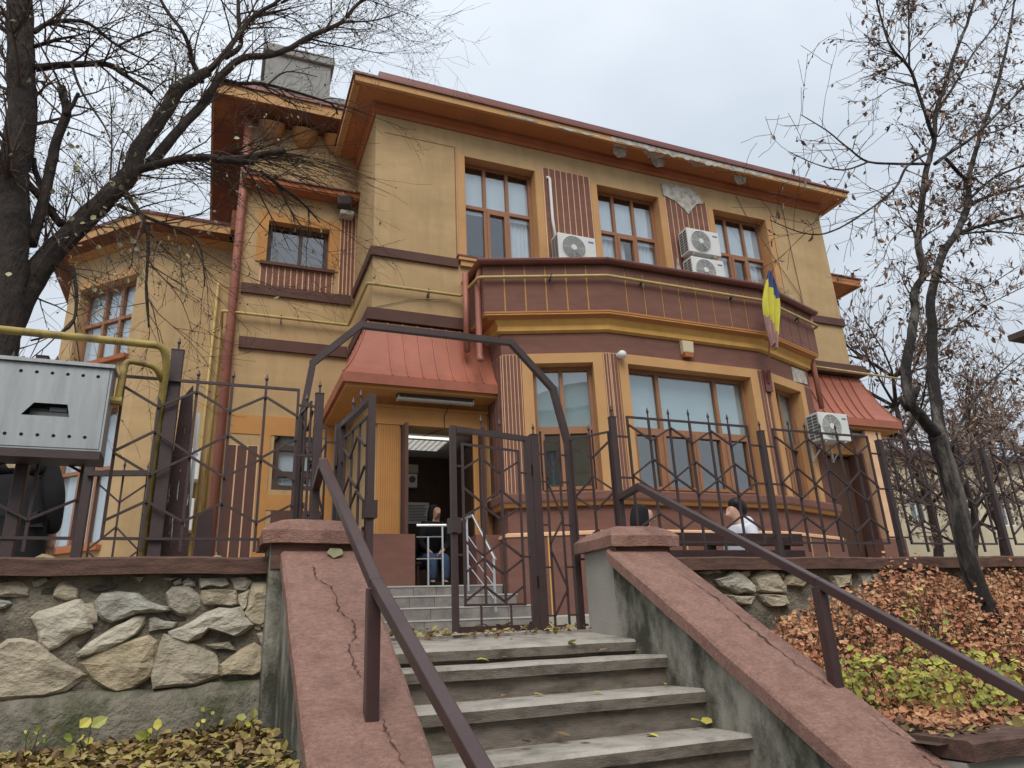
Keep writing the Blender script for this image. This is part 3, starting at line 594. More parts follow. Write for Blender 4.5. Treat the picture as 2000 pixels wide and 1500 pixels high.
q = MB(); q.sweep(BP, [(-.05, 1.80), (.10, 1.80), (.11, 1.83), (.11, 1.925), (.09, 1.945), (-.05, 1.945)]); obj('bay_sill', q, BASE, H)
q = MB(); q.sweep(BP, [(-.05, 1.745), (.06, 1.745), (.09, 1.798), (-.05, 1.798)]); obj('bay_sill_lip', q, ORW, H)
q = MB(); q.sweep(BP, [(-.05, 1.325), (.06, 1.325), (.06, 1.365), (.02, 1.385), (-.05, 1.385)]); obj('base_ledge', q, LIN, H)
q = MB(); q.sweep(BP, [(-.05, -.1), (.045, -.1), (.045, 1.324), (-.05, 1.324)]); obj('bay_base', q, BASE, H)
q = MB(); q.sweep(BP, [(-.05, -.1), (.075, -.1), (.075, .22), (.05, .24), (-.05, .24)]); obj('plinth', q, RNDP, H)
for f in FB:
    for t_ in (.33, .66): q = MB(); f.box(q, f.len*t_-.012, f.len*t_+.012, .04, .05, .25, 1.32); obj('base_joint', q, LINY, H)
for i in range(3):
    f = FB[i]; h = WB[i][0]; a, b, c, d = h
    mb = MB(); surround(f, (a, b, c, d), .15, .03, mb); e = .012
    f.box(mb, a, a+e, -.16, .03, c, d-e); f.box(mb, b-e, b, -.16, .03, c, d-e); f.box(mb, a, b, -.16, .03, d-e, d); obj('window_surround', mb, ORT, H)
    hh = (a+e, b-e, c, d-e)
    if i == 1: wo = window(H, f, hh, ((0, .235, .5, .765, 1), (0, .25, .75, 1)), (0, .50, 1), .16, .065, gm=GLD, sash=((0, 0), (1, 0), (2, 0), (3, 0)))
    else: wo = window(H, f, hh, ((0, .48, 1), (0, .48, 1)), (0, .50, 1), .16, .065, gm=GLD, sash=((0, 0), (1, 0)))
    bz = MB(); f.box(bz, a+.02, b-.02, -.265, -.258, c+(d-c)*.47, d); obj('blind', bz, BLI, wo)
    for s_ in (-1, 1): pass
    lo, hi = .02, a-.15-.01
    n = 5 if i != 1 else 2
    if i == 0: spans = [(.01, a-.16, 5), (b+.16, f.len-.004, 2)]
    elif i == 1: spans = [(.004, a-.16, 2), (b+.16, f.len-.004, 2)]
    else: spans = [(.004, a-.16, 2), (b+.16, f.len-.01, 5)]
    for s0, s1, n in spans: striped(f, s0, s1, 1.946, 4.14, n, .01, H, gap=.013)
striped(RL, .08, RL.len-.02, 1.946, 4.14, 4, .008, H); striped(RR, .02, RR.len-.08, 1.946, 4.14, 4, .008, H)
flat_patch(H, FB[2], [(bl-.62, 4.16), (bl-.62, 4.44), (bl-.12, 4.45), (bl-.1, 4.2)], .002, .012)

# ---- balcony parapet over the bay
PP = [(3.61, 9.54), (5.49, 8.90), (8.57, 8.90), (10.36, 9.50)]
PA = [(3.61, YF-.005), *PP, (10.36, YF-.005)]
q = MB(); q.sweep(PA, [(-.22, 4.737), (-.012, 4.74), (-.012, 5.6), (-.22, 5.6)]); par_o = obj('parapet', q, LINY, H)
PF = [Frame(PA[i], PA[i+1]) for i in range(5)]
for i, n in ((0, 2), (1, 6), (2, 9), (3, 6), (4, 2)):
    f = PF[i]; g = .022; w_ = f.len/n
    for k in range(n):
        q = MB(); f.box(q, k*w_+(g/2 if k else .0), (k+1)*w_-(g/2 if k < n-1 else 0), -.014, 0, 4.80, 5.6); obj('parapet_panel', q, BRN, par_o)
q = MB(); q.sweep(PA, [(-.2, 4.70), (-.09, 4.70), (-.002, 4.768), (-.002, 4.80), (-.013, 4.80), (-.2, 4.738)]); obj('parapet_base', q, SOF, par_o)
q = MB(); q.add([(3.7, YF, 5.4), (3.7, 9.62, 5.4), (5.55, 9.05, 5.4), (8.5, 9.05, 5.4), (10.25, 9.6, 5.4), (10.25, YF, 5.4)], [(0, 1, 2, 3, 4, 5)]); obj('balcony_floor', q, MED, H, fix=False)
q = MB(); rr_ = .075; prof = [(.04+rr_*math.cos(a), 5.665+rr_*math.sin(a)) for a in [math.pi*(1+k/8) for k in range(9)]]+[(.04+rr_-.008, 5.68), (.04+rr_*.8, 5.66), (.04, 5.612), (.04-rr_*.8, 5.66)]
q.sweep(PA, prof); q.sweep(PA, [(-.26, 5.615), (-.03, 5.6), (-.02, 5.69), (-.26, 5.72)]); obj('gutter', q, MED, H)
# dry grass tuft in the gutter
random.seed(5); q = MB()
for i in range(380):
    x = random.gauss(9.0, .33); yb = 8.9-.03+max(0, (x-8.57))*.33; h = random.uniform(.08, .3); p0 = Vector((x, yb+random.uniform(-.05, .08), 5.66))
    d = Vector((random.gauss(0, .6), random.gauss(-.25, .4), 1)).normalized(); q.tube([p0, p0+d*h*.6, p0+d*h+Vector((random.gauss(0, .08), -.05, -.08))], [.003, .002, .001], 3, False)
tag(obj('dry_grass_tuft', q, mat('dry_grass', lin((178, 156, 124)), .9, .2, 9, 0)), 'tuft of dry straw-coloured grass growing in the balcony gutter', 'grass', kind='stuff')
def pipe(name, path, r, m, parent=None, n=10):
    q = MB(); pts = [Vector(p) for p in path]; out_ = [pts[0]]
    for i in range(1, len(pts)-1):      # rounded bends
        a, b, c = pts[i-1], pts[i], pts[i+1]; e = min(r*2.2, (a-b).length*.45, (c-b).length*.45)
        p0 = b+(a-b).normalized()*e; p1 = b+(c-b).normalized()*e
        for t in (0, .25, .5, .75, 1): out_.append(p0*(1-t)**2+b*2*t*(1-t)+p1*t*t)
    out_.append(pts[-1]); q.tube(out_, r, n); return obj(name, q, m, parent, smooth=True)
dp = pipe('downpipe', [(3.62, 9.62, 5.62), (3.56, 9.68, 5.4), (3.56, 9.68, 4.05), (3.52, 9.53, 3.98)], .05, PIP, H)
pipe('downpipe', [(3.44, 9.92, 5.62), (3.44, 9.92, 4.25)], .05, PIP, H)
pipe('downpipe', [(10.33, 9.5, 5.6), (10.30, 9.62, 4.72), (10.30, 9.62, 3.75)], .05, PIP, H)

# ---- canopies over the two doors (concave metal skirt, hipped outwards)
CPROF = [(.06, 4.72), (.12, 4.5), (.19, 4.3), (.265, 4.1), (.335, 3.94), (.405, 3.81), (.48, 3.70)]
def canopy(mir):
    X = (lambda x: x) if not mir else (lambda x: 14.06-x)
    pl_ = [(X0, 11.97), (X0, YF), (3.905, YF)]
    pl_ = [(X(x), y) for x, y in pl_]
    if mir: pl_ = pl_[::-1]
    q = MB(); q.sweep(pl_, [(.44, 3.56), (.485, 3.55), (.49, 3.70), (.47, 3.705), (.46, 3.585), (-.002, 3.585), (-.002, 3.565)])
    co = obj('canopy_fascia', q, MET, H)
    q = MB(); q.sweep(pl_, [(-.002, 3.50), (.43, 3.50), (.43, 3.562), (-.002, 3.562)]); obj('canopy_soffit', q, ORW, co)
    # folded panels, each with a raised seam
    runs = [(pl_[0], pl_[1]), (pl_[1], pl_[2])]
    for ri, (a, b) in enumerate(runs):
        f = Frame(a, b); corner_end = (ri == 0)       # the hip is at the end of run 0 and the start of run 1
        n = 8 if (ri == 1) != mir else 7
        for k in range(n):
            s0, s1 = f.len*k/n, f.len*(k+1)/n; v = []
            for d, z in CPROF:
                e0, e1 = s0, s1
                if corner_end: e1 = f.len*(k+1)/n if k < n-1 else f.len+d; e0 = s0 + (d*.5 if k == n-1 else 0)*0
                else: e0 = s0 if k else -d
                v += [f.p(e0, d, z), f.p(e1, d, z)]
            m_ = len(CPROF); q = MB(); q.add(v, [(2*i, 2*i+1, 2*i+3, 2*i+2) for i in range(m_-1)])
            sm = [f.p(s1, d+.014, z) for d, z in CPROF] if k < n-1 else ([f.p(f.len+d+.01, d+.01, z) for d, z in CPROF] if corner_end else None)
            if sm: q.tube(sm, .011, 5)
            if k == 0 and not corner_end: pass
            obj('roof_panel', q, MET, co, fix=False)
    return co
canopy(False); canopy(True)

# ---- entrances
def entrance(mir):
    X = (lambda a, b: (a, b)) if not mir else (lambda a, b: (14.06-b, 14.06-a))
    def bx(mb, x0, x1, *r): a, b = X(x0, x1); return mb.box(a, b, *r)
    e = MB(); bx(e, 2.02, 3.86, YF-.05, YF-.002, 3.08, 3.34); bx(e, 2.0, 3.88, YF-.075, YF-.002, 3.34, 3.38); bx(e, 2.0, 3.88, YF-.03, YF-.002, 3.38, 3.50); ent = obj('entrance_lintel', e, ORW, H)
    for (x0, x1) in ((2.12, 2.46), (3.62, 3.86)):
        e = MB(); bx(e, x0, x1, YF-.035, YF-.002, 1.40, 3.08); po = obj('entrance_pilaster', e, ORW, H)
        n = 9 if x1-x0 > .3 else 6; w_ = (x1-x0-.04)/n
        for k in range(n): q = MB(); bx(q, x0+.02+k*w_+.006, x0+.02+(k+1)*w_-.006, YF-.046, YF-.034, 1.42, 3.06); obj('flute', q, ORW, po)
    for xa, xb in ((2.0, 2.60), (3.5, 3.89)): e = MB(); bx(e, xa, xb, 9.9, YF-.005, .68, 1.40); obj('entrance_pier', e, BASE, H)
    # vestibule
    v = MB(); bx(v, 2.31, 2.35, 10.645, 13.0, .7, 3.1); bx(v, 4.1, 4.14, 10.72, 13.0, .7, 3.1); bx(v, 2.31, 4.14, 13.0, 13.04, .7, 3.1); obj('vestibule_wall', v, DOOR, H)
    v = MB(); bx(v, 2.36, 4.09, 10.4, 12.99, 3.09, 3.12); obj('vestibule_ceiling', v, WHT, H)
    v = MB(); bx(v, 2.36, 4.09, 9.86, 12.99, .5, .70); obj('vestibule_floor', v, TILE, H)
    v = MB(); bx(v, 2.485, 2.53, 10.02, 10.6, .70, 3.06); bx(v, 3.70, 3.735, 10.02, 10.6, .70, 3.06); obj('door_jamb', v, BRD, H)
    v = MB(); bx(v, 3.72, 3.77, 10.62, 11.5, .72, 2.95); do = obj('door', v, DOOR, H)
    v = MB(); bx(v, 2.4, 4.0, 12.2, 12.24, 2.45, 3.08); bx(v, 2.4, 4.0, 12.2, 12.24, .7, .75); bx(v, 2.4, 4.0, 12.2, 12.24, .75, 2.45); obj('inner_partition', v, DOOR, H)
    # tiled steps
    ys = [9.72, 9.43, 9.14, 8.85]; zs = [.69, .545, .385, .225]
    for i in range(4):
        a0, a1 = 1.9-.0*i, 3.80+(.1*i)
        yb = YF if i == 0 else ys[i-1]+.02
        t = MB(); bx(t, a0, a1, ys[i]+.014, yb, -.1, zs[i]-.02); so_ = obj('entrance_step', t, TILE, H)
        t = MB(); bx(t, a0-.01, a1+.01, ys[i]-.008, yb, zs[i]-.019, zs[i]); obj('nosing', t, TNOS, so_)
        n = 6; off = (i % 2)*.17
        xs = [a0]+[a0+off+(a1-a0)*k/n for k in range(1 if off == 0 else 0, n)]+[a1]; xs = sorted({round(x, 4) for x in xs if a0 <= x <= a1}); zb = zs[i+1] if i < 3 else .05
        for k in range(len(xs)-1):
            t = MB(); bx(t, xs[k]+.003, xs[k+1]-.003, ys[i]-.002+random.uniform(0, .004), ys[i]+.016, zb+.002, zs[i]-.021); obj('tile', t, TILE, so_)
entrance(False); entrance(True)
q = MB(); q.box(11.62, 12.03, 9.92, 10.22, .69, 3.49); obj('corner_pier', q, LIN, H)
q = MB(); q.box(10.95, 11.5, 10.36, 10.40, .72, 3.02); obj('door', q, DOOR, H)

# ---- left recessed wing with its tower
FW_ = Frame((0, 12.0), (X0, 12.0))
hw = (.42, 1.52, 6.44, 7.30); ho = (.78, 1.5, 2.38, 3.40)
obj('wing_wall', wall(FW_, -.3, 9.35, (hw, ho), .3, 0, 2.3), YEL, H)
LW = Frame((0, 16.7), (0, 12.0)); obj('wing_side_wall', wall(LW, -.3, 9.35, (), .3, 0, LW.len-.302), YEL, H)
mb = MB(); surround(FW_, hw, .17, .02, mb); FW_.box(mb, hw[0], hw[0]+.012, -.15, .02, *hw[2:]); FW_.box(mb, hw[1]-.012, hw[1], -.15, .02, *hw[2:]); FW_.box(mb, hw[0]+.012, hw[1]-.012, -.15, .02, hw[3]-.012, hw[3]); obj('window_surround', mb, ORW, H)
w_ = window(H, FW_, (hw[0]+.012, hw[1]-.012, hw[2], hw[3]-.012), (0, .55, 1), (0, 1), .14, .07, wm=WIND, gm=glass('window_mirror', (.12, .13, .16), 3.2))
mb = MB(); FW_.box(mb, .33, 1.62, 0, .07, 6.38, 6.44); obj('sill', mb, BRD, w_)
striped(FW_, .34, 1.60, 5.98, 6.38, 12, .008, H, gap=.02, name='apron_panel')
striped(FW_, 1.70, 1.995, 6.0, 7.72, 4, .008, H, gap=.022)
band([(.06, 12.0), (1.944, 12.0)], .05, 5.79, 5.97, BRD); band([(.1, 12.0), (1.90, 12.0)], .06, 4.76, 4.96, BRD)
mb = MB(); FW_.box(mb, .1, 1.9, 0, .012, 3.28, 3.60); FW_.box(mb, .56, .72, 0, .012, .3, 3.28); FW_.box(mb, .72, 1.6, 0, .012, 2.05, 2.30); FW_.box(mb, 1.6, 1.9, 0, .012, .3, 3.28); obj('wing_trim', mb, ORW, H)
striped(FW_, .04, .55, .3, 3.09, 3, .01, H, gap=.022, name='wing_panel', stripm=BRD)
mb = MB(); FW_.box(mb, .80, 1.58, 0, .01, .3, 2.04); obj('wing_panel', mb, BRD, H)
w_ = window(H, FW_, ho, (0, 1), (0, .22, .74, 1), .06, .09, wm=WIND, gm=GLS)
for (cx, cz, sx_, sz_) in ((ho[0], ho[3], 1, -1), (ho[1], ho[3], -1, -1), (ho[0], ho[2], 1, 1), (ho[1], ho[2], -1, 1)):
    q = MB(); q.prism([FW_.p(cx, -.055, cz), FW_.p(cx+.2*sx_, -.055, cz), FW_.p(cx, -.055, cz+.2*sz_)], FW_.n*.05); obj('corner_fillet', q, WIND, w_)
bz = MB(); FW_.box(bz, ho[0]+.02, ho[1]-.02, -.145, -.138, ho[2], ho[3]); obj('blind', bz, CUR, w_)
# ledge between wing and tower, tower eave, chimney
q = MB(); q.box(-.06, 1.995, 11.74, 11.998, 7.88, 7.91); q.box(-.08, 1.995, 11.72, 11.998, 7.91, 8.0); obj('ledge', q, FRZ, H)
q = MB(); q.box(-.10, 1.995, 11.69, 11.998, 8.001, 8.03); obj('ledge_flashing', q, MED, H)
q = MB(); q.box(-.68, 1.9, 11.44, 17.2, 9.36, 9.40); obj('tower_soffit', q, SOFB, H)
q = MB(); q.box(-.70, 1.9, 11.42, 11.5, 9.38, 9.60); q.box(-.70, -.6, 11.5, 17.2, 9.38, 9.60); obj('tower_fascia', q, ORT, H)
q = MB(); q.box(-.74, 1.92, 11.38, 17.3, 9.60, 9.66); q.box(-.65, 1.9, 11.5, 17.0, 9.66, 9.78); obj('tower_roof', q, MED, H)
for k, x in enumerate((.35, .95, 1.55)):
    q = MB(); q.tube([(x, 11.99, 9.0), (x, 11.985, 9.14), (x, 11.95, 9.27), (x, 11.9, 9.36)], [.12, .2, .24, .25], 10); obj('eave_bracket', q, ORW, H, smooth=True)
q = MB(); q.box(-.0, 1.75, 12.9, 14.4, 9.7, 10.9); q.box(-.1, 1.85, 12.8, 14.5, 10.9, 11.05); q.box(.15, 1.5, 13.0, 14.3, 11.05, 12.0); q.box(.08, 1.57, 12.93, 14.37, 12.0, 12.22); obj('chimney', q, CHM, H, bevel=.02)
pipe('downpipe', [(-.06, 11.9, 9.35), (-.05, 11.92, 7.8), (-.05, 11.92, .05)], .075, PIP, H)
mb = MB(); mb.box(-.2, -.02, 12.02, 12.5, 7.0, 7.4); obj('ledge_return', mb, SOFB, H)

# ---- far left wing with the canted wall
A_ = [(-2.86, 17), (-2.86, 14.03), (-1.43, 12.6), (-.004, 12.6)]
FA = [Frame(A_[i], A_[i+1]) for i in range(3)]; sl = FA[1].len
hA = (sl-1.70, sl-.30, 4.78, 6.27); hB = (sl-1.70, sl-.30, 1.62, 3.9)
obj('canted_wall', wall(FA[1], -.3, 7.0, (hA, hB), .25, .0005, sl-.0005), YEL, H)
obj('canted_wall', wall(FA[2], -.3, 7.0, (), .25, .0005), YEL, H); obj('canted_wall', wall(FA[0], -.3, 7.0, (), .25, 0, FA[0].len-.0005), YEL, H)
for h in (hA, hB):
    mb = MB(); f = FA[1]; f.box(mb, h[0]-.02, h[1]+.02, 0, .05, h[3], h[3]+.14); obj('window_head', mb, ORT, H)
    mb = MB(); f.box(mb, h[0]-.06, h[1]+.06, 0, .09, h[2]-.10, h[2]-.02); obj('window_sill', mb, FRZ, H)
    w_ = window(H, f, h, (0, .36, .68, 1), (0, .55, 1), .14, .06, gm=GLS)
    drape(w_, f, h[0], h[1], -.225, h[2], h[3], CUR, .006, 8)
q = MB(); q.sweep(A_, [(-.01, 6.90), (.06, 6.9), (.09, 6.97), (.12, 7.0), (-.01, 7.0)]); obj('eave_mould', q, ORW, H)
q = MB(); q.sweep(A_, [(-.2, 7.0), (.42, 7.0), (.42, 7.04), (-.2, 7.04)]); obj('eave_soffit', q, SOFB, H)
q = MB(); q.sweep(A_, [(.36, 7.041), (.43, 6.99), (.44, 7.14), (.36, 7.14)]); obj('fascia', q, ORT, H)
q = MB(); q.sweep(A_, [(-.3, 7.5), (.46, 7.14), (.47, 7.19), (-.3, 7.56)]); q.add([(-2.6, 17, 7.5), (-2.6, 14.1, 7.5), (-1.3, 12.9, 7.5), (0, 12.9, 7.5), (0, 17, 7.5)], [(0, 1, 2, 3, 4)]); obj('roof', q, MED, H, fix=False)
# right wing eave
q = MB(); q.box(X1+.31, 14.0, 12.0, 16.9, -.3, 7.86); obj('wing_wall', q, YEL, H)
q = MB(); q.box(X1+.302, 14.42, 11.55, 17, 7.86, 7.90); q.box(X1+.002, 14.44, 11.53, 11.6, 7.84, 8.02); q.box(14.36, 14.44, 11.6, 17, 7.84, 8.02); obj('eave_soffit', q, SOF, H)
q = MB(); q.box(X1+.002, 14.48, 11.5, 17, 8.021, 8.06); obj('roof', q, MED, H)

# ---- gas line along the facade
def th1(name, o, label, cat, group=None): o.name = name; return tag(o, label, cat, group)
gz = 5.36; k_ = .07
path = [(-.20, 12.5, 1.5), (-.20, 12.5, gz), (-.20, 11.90, gz), (1.90, 11.90, gz), (1.90, 10.2, gz), (3.46, 10.2, gz), (3.52, 9.50, gz), (5.46, 8.83, gz), (8.6, 8.83, gz), (10.42, 9.44, gz), (10.44, 9.9, gz)]
gp = thing('gas_pipe', 'thin yellow gas pipe running round the facade and balcony parapet', 'pipe', (-.2, 12.5, 1.5))
pipe('pipe_run', path, .026, GAS, gp)
pipe('riser', [(-.32, 12.52, .9), (-.32, 12.52, 6.2)], .024, GAS, gp)
for (x, y, nx_, ny_) in ((.75, 11.94, 0, 1), (2.9, 10.24, 0, 1), (4.6, 9.16, .3, 1), (6.1, 8.88, 0, 1), (7.9, 8.88, 0, 1), (9.7, 9.24, -.3, 1)):
    q = MB(); q.bar((x, y-.06, gz-.02), (x+nx_*.03, y+.1, gz-.06), .02, .03); q.bar((x, y-.05, gz-.12), (x, y-.05, gz+.04), .025, .02, (0, 1, 0)); obj('bracket', q, LMD, gp)
q = pipe('gas_pipe', [(10.5, 9.95, 4.75), (13.4, 10.0, 4.72)], .022, GAS); tag(q, 'short yellow gas pipe leading off the far end of the facade', 'pipe')

# ---- air conditioners
def fan_unit(w_, h_, d_, parent, fr, s, d, z, tilt=0):
    """outdoor unit: case, round guard with rings, fan hub, side grille, feet and wall brackets; fr frame: s = left edge, d = back, z = bottom"""
    def B(mb, s0, s1, d0, d1, z0, z1): return fr.box(mb, s+s0, s+s1, d+d0, d+d1, z+z0, z+z1)
    q = MB(); B(q, 0, w_, 0, d_, 0, h_); obj('case', q, ACW, parent, bevel=.012)
    cx, cz, r0 = w_*.40, h_*.5, h_*.43
    q = MB(); q.add([fr.p(s+cx+r0*math.cos(a), d+d_+.003, z+cz+r0*math.sin(a)) for a in [6.283*k/28 for k in range(28)]], [tuple(range(28))]); obj('fan_opening', q, ACG, parent)
    q = MB()
    for j in range(1, 9):
        rr = r0*j/8; pts = [fr.p(s+cx+rr*math.cos(a), d+d_+.012, z+cz+rr*math.sin(a)) for a in [6.283*k/24 for k in range(25)]]; q.tube(pts, .0055, 4, False)
    for k in range(8): a = 6.283*k/8; q.tube([fr.p(s+cx, d+d_+.01, z+cz), fr.p(s+cx+r0*math.cos(a), d+d_+.01, z+cz+r0*math.sin(a))], .004, 4, False)
    obj('fan_guard', q, ACW, parent)
    q = MB(); q.add([fr.p(s+cx+.055*math.cos(a), d+d_+.02, z+cz+.055*math.sin(a)) for a in [6.283*k/16 for k in range(16)]], [tuple(range(16))]); obj('fan_hub', q, ACW, parent)
    q = MB()
    for i in range(8):
        for j in range(2):
            z0 = z+h_*.08+i*h_*.108; d0 = d+d_*(.12+.42*j); q.hexa([fr.p(s-.003, d0+d_*.36, z0), fr.p(s-.001, d0+d_*.36, z0), fr.p(s-.001, d0, z0), fr.p(s-.003, d0, z0), fr.p(s-.003, d0+d_*.36, z0+h_*.08), fr.p(s-.001, d0+d_*.36, z0+h_*.08), fr.p(s-.001, d0, z0+h_*.08), fr.p(s-.003, d0, z0+h_*.08)])
    obj('side_grille', q, ACG, parent)
    for e in (.12, .78):
        q = MB(); B(q, w_*e, w_*e+.035, -.09, d_*.95, -.03, -.002); B(q, w_*e, w_*e+.035, -.09, -.06, -.3, -.03); q.bar(fr.p(s+w_*e+.017, d-.07, z-.28), fr.p(s+w_*e+.017, d+d_*.8, z-.03), .02, .02); obj('wall_bracket', q, LAMP, parent)
    q = MB(); B(q, w_*.80, w_*.94, d_, d_+.004, h_*.78, h_*.84); obj('badge', q, mat('badge_blue', lin((90, 120, 170)), .5, .05, 3, 0) if 'badge_blue' not in MATS else MATS['badge_blue'], parent)
def ac(label, fr, s, d, z, w_=.76, h_=.53, d_=.28):
    p = fr.p(s+w_/2, d, z); t = thing('air_conditioner', label, 'air conditioner', p, 'outdoor air conditioner units'); fan_unit(w_, h_, d_, t, fr, s, d, z); return t
G = .09
ac('white air conditioner on the striped panel between the first two upper windows', F0, sx(5.2), G, 6.22)
ac('upper white air conditioner of the stacked pair under the plaster scar', F0, sx(8.03), G, 6.86)
ac('lower white air conditioner of the stacked pair, just above the balcony gutter', F0, sx(8.05), G, 6.23)
F4 = Frame((9.62, 9.42), (10.15, 9.6)); ac('white air conditioner on the bay corner beside the far red canopy', Frame((9.50, 9.42), (10.3, 9.42)), .12, .02, 2.98, .68, .5, .3)
ac('white air conditioner low on the left wing wall behind the fence', FA[2], .42, .1, 2.55, .7, .5, .28)
ac('second white air conditioner below the other on the left wing wall', FA[2], .40, .1, 1.75, .7, .5, .28)
q = pipe('refrigerant_pipe', [(5.32, 10.24, 6.75), (5.28, 10.24, 7.2), (5.28, 10.24, 8.1), (5.24, 10.28, 8.14)], .028, WHT); tag(q, 'white conduit running up the striped panel above the air conditioner', 'conduit')

# ---- small fittings
def fluorescent(x, y, z, lab):
    t = thing('strip_light', lab, 'lamp', (x, y, z), 'strip lights under the canopies')
    q = MB(); q.box(x-.6, x+.6, y-.06, y+.06, z, z+.05); obj('housing', q, LMD, t)
    q = MB(); q.box(x-.58, x+.58, y-.05, y+.05, z-.04, z-.001); obj('diffuser', q, LAMP, t, bevel=.01)
    for s_ in (-.59, .59): q = MB(); q.box(x+s_-.01, x+s_+.01, y-.062, y+.062, z-.045, z+.02); obj('end_cap', q, LAMP, t)
fluorescent(2.96, 10.05, 3.45, 'strip light under the red canopy over the open entrance'); fluorescent(11.2, 10.05, 3.45, 'strip light under the far red canopy beyond the bay')
t = thing('ceiling_light', 'square louvred light in the ceiling of the open entrance', 'lamp', (2.95, 11.3, 3.06))
q = MB(); q.box(2.62, 3.42, 10.85, 11.55, 3.06, 3.088); obj('tray', q, LIT, t)
q = MB()
for i in range(9): q.box(2.64+i*.095, 2.648+i*.095, 10.87, 11.53, 3.03, 3.058)
for i in range(8): q.box(2.64, 3.40, 10.87+i*.092, 10.878+i*.092, 3.031, 3.057)
obj('louvre', q, STL, t)
t = thing('alarm_siren', 'small cream alarm box with orange lens above the wide bay window', 'alarm', (6.98, 9.05, 4.25))
q = MB(); q.hexa([(6.88, 9.0, 4.27), (7.08, 9.0, 4.27), (7.08, 9.095, 4.24), (6.88, 9.095, 4.24), (6.87, 8.99, 4.47), (7.09, 8.99, 4.47), (7.09, 9.095, 4.49), (6.87, 9.095, 4.49)]); obj('housing', q, mat('siren_cream', lin((206, 190, 150)), .5, .06, 3, 0), t, bevel=.015)
q = MB(); q.hexa([(6.90, 9.01, 4.20), (7.06, 9.01, 4.20), (7.06, 9.09, 4.20), (6.90, 9.09, 4.20), (6.89, 9.0, 4.268), (7.07, 9.0, 4.268), (7.07, 9.09, 4.238), (6.89, 9.09, 4.238)]); obj('lens', q, mat('siren_orange', lin((186, 100, 50)), .3, .06, 3, 0), t)
def ball(name, c, r, m, parent=None, sc=(1, 1, 1)):
    q = MB(); n, k = 12, 8; vs = [(c[0], c[1], c[2]-r*sc[2])]
    for j in range(1, k):
        for i in range(n): a = math.pi*j/k; b = 6.283*i/n; vs.append((c[0]+r*sc[0]*math.sin(a)*math.cos(b), c[1]+r*sc[1]*math.sin(a)*math.sin(b), c[2]-r*sc[2]*math.cos(a)))
    vs.append((c[0], c[1], c[2]+r*sc[2])); fs = [(0, 1+(i+1) % n, 1+i) for i in range(n)]
    for j in range(k-2): fs += [(1+j*n+i, 1+j*n+(i+1) % n, 1+(j+1)*n+(i+1) % n, 1+(j+1)*n+i) for i in range(n)]
    fs += [(1+(k-2)*n+i, 1+(k-2)*n+(i+1) % n, len(vs)-1) for i in range(n)]
    q.add(vs, fs); return obj(name, q, m, parent, smooth=True)
t = thing('security_camera', 'white dome camera at the top corner of the wide bay window', 'camera', (5.70, 9.0, 4.1))
ball('dome', (5.68, 8.98, 4.08), .07, WHT, t); q = MB(); q.tube([(5.68, 9.08, 4.1), (5.68, 8.99, 4.1)], .05, 12); obj('mount', q, WHT, t)
t = thing('floodlight', 'dark floodlight in the corner above the small upper window', 'lamp', (1.72, 11.9, 7.85))
q = MB(); q.hexa([(1.6, 11.72, 7.72), (1.86, 11.72, 7.76), (1.86, 11.86, 7.7), (1.6, 11.86, 7.68), (1.58, 11.7, 7.9), (1.86, 11.7, 7.94), (1.86, 11.88, 7.92), (1.6, 11.88, 7.9)]); obj('head', q, LMD, t, bevel=.02)
q = MB(); q.tube([(1.74, 11.87, 7.8), (1.76, 11.99, 7.84)], .02, 6); obj('arm', q, LMD, t); q = MB(); q.box(1.66, 1.92, 11.78, 11.99, 7.56, 7.66); obj('gearbox', q, PLA, t, bevel=.02)
# flag
t = thing('flag', 'limp blue, yellow and faded red flag on a short slanting pole at the bay', 'flag', (8.62, 9.08, 3.95))
b0, tip = Vector((8.60, 9.05, 4.0)), Vector((8.53, 8.45, 5.75)); q = MB(); q.tube([b0, tip], .014, 8); obj('pole', q, PIP, t)
q = MB(); q.box(8.53, 8.68, 9.06, 9.1, 3.75, 4.15); q.tube([(8.60, 9.06, 3.9), (8.60, 9.0, 4.12)], .03, 8); obj('bracket', q, MED, t)
q = MB(); nu, nv = 18, 22; vs = []; mi = []
for j in range(nv+1):
    v = j/nv
    for i in range(nu+1):
        u = i/nu; wd = .31*math.sin(min(1, v*1.7+.08)*math.pi*.62)*(1-.75*max(0, v-.55)/.45)+.02
        x = tip.x-.02+(u-.52)*wd*1.0-.10*v; y = tip.y+.03+.05*math.sin(u*17+v*3)*(.3+v)+.12*v; z = tip.z-.02-v*1.35+.05*math.sin(u*5)
        vs.append((x, y, z))
fs = [(j*(nu+1)+i, j*(nu+1)+i+1, (j+1)*(nu+1)+i+1, (j+1)*(nu+1)+i) for j in range(nv) for i in range(nu)]
q.add(vs, fs)
for idx in range(len(q.mi)):
    j, i = divmod(idx, nu); s_ = j/nv-.22*(i/nu-.5); q.mi[idx] = 0 if s_ < .2 else (1 if s_ < .7 else 2)
obj('cloth', q, [FBL, FYE, FRE], t, smooth=True, fix=False)
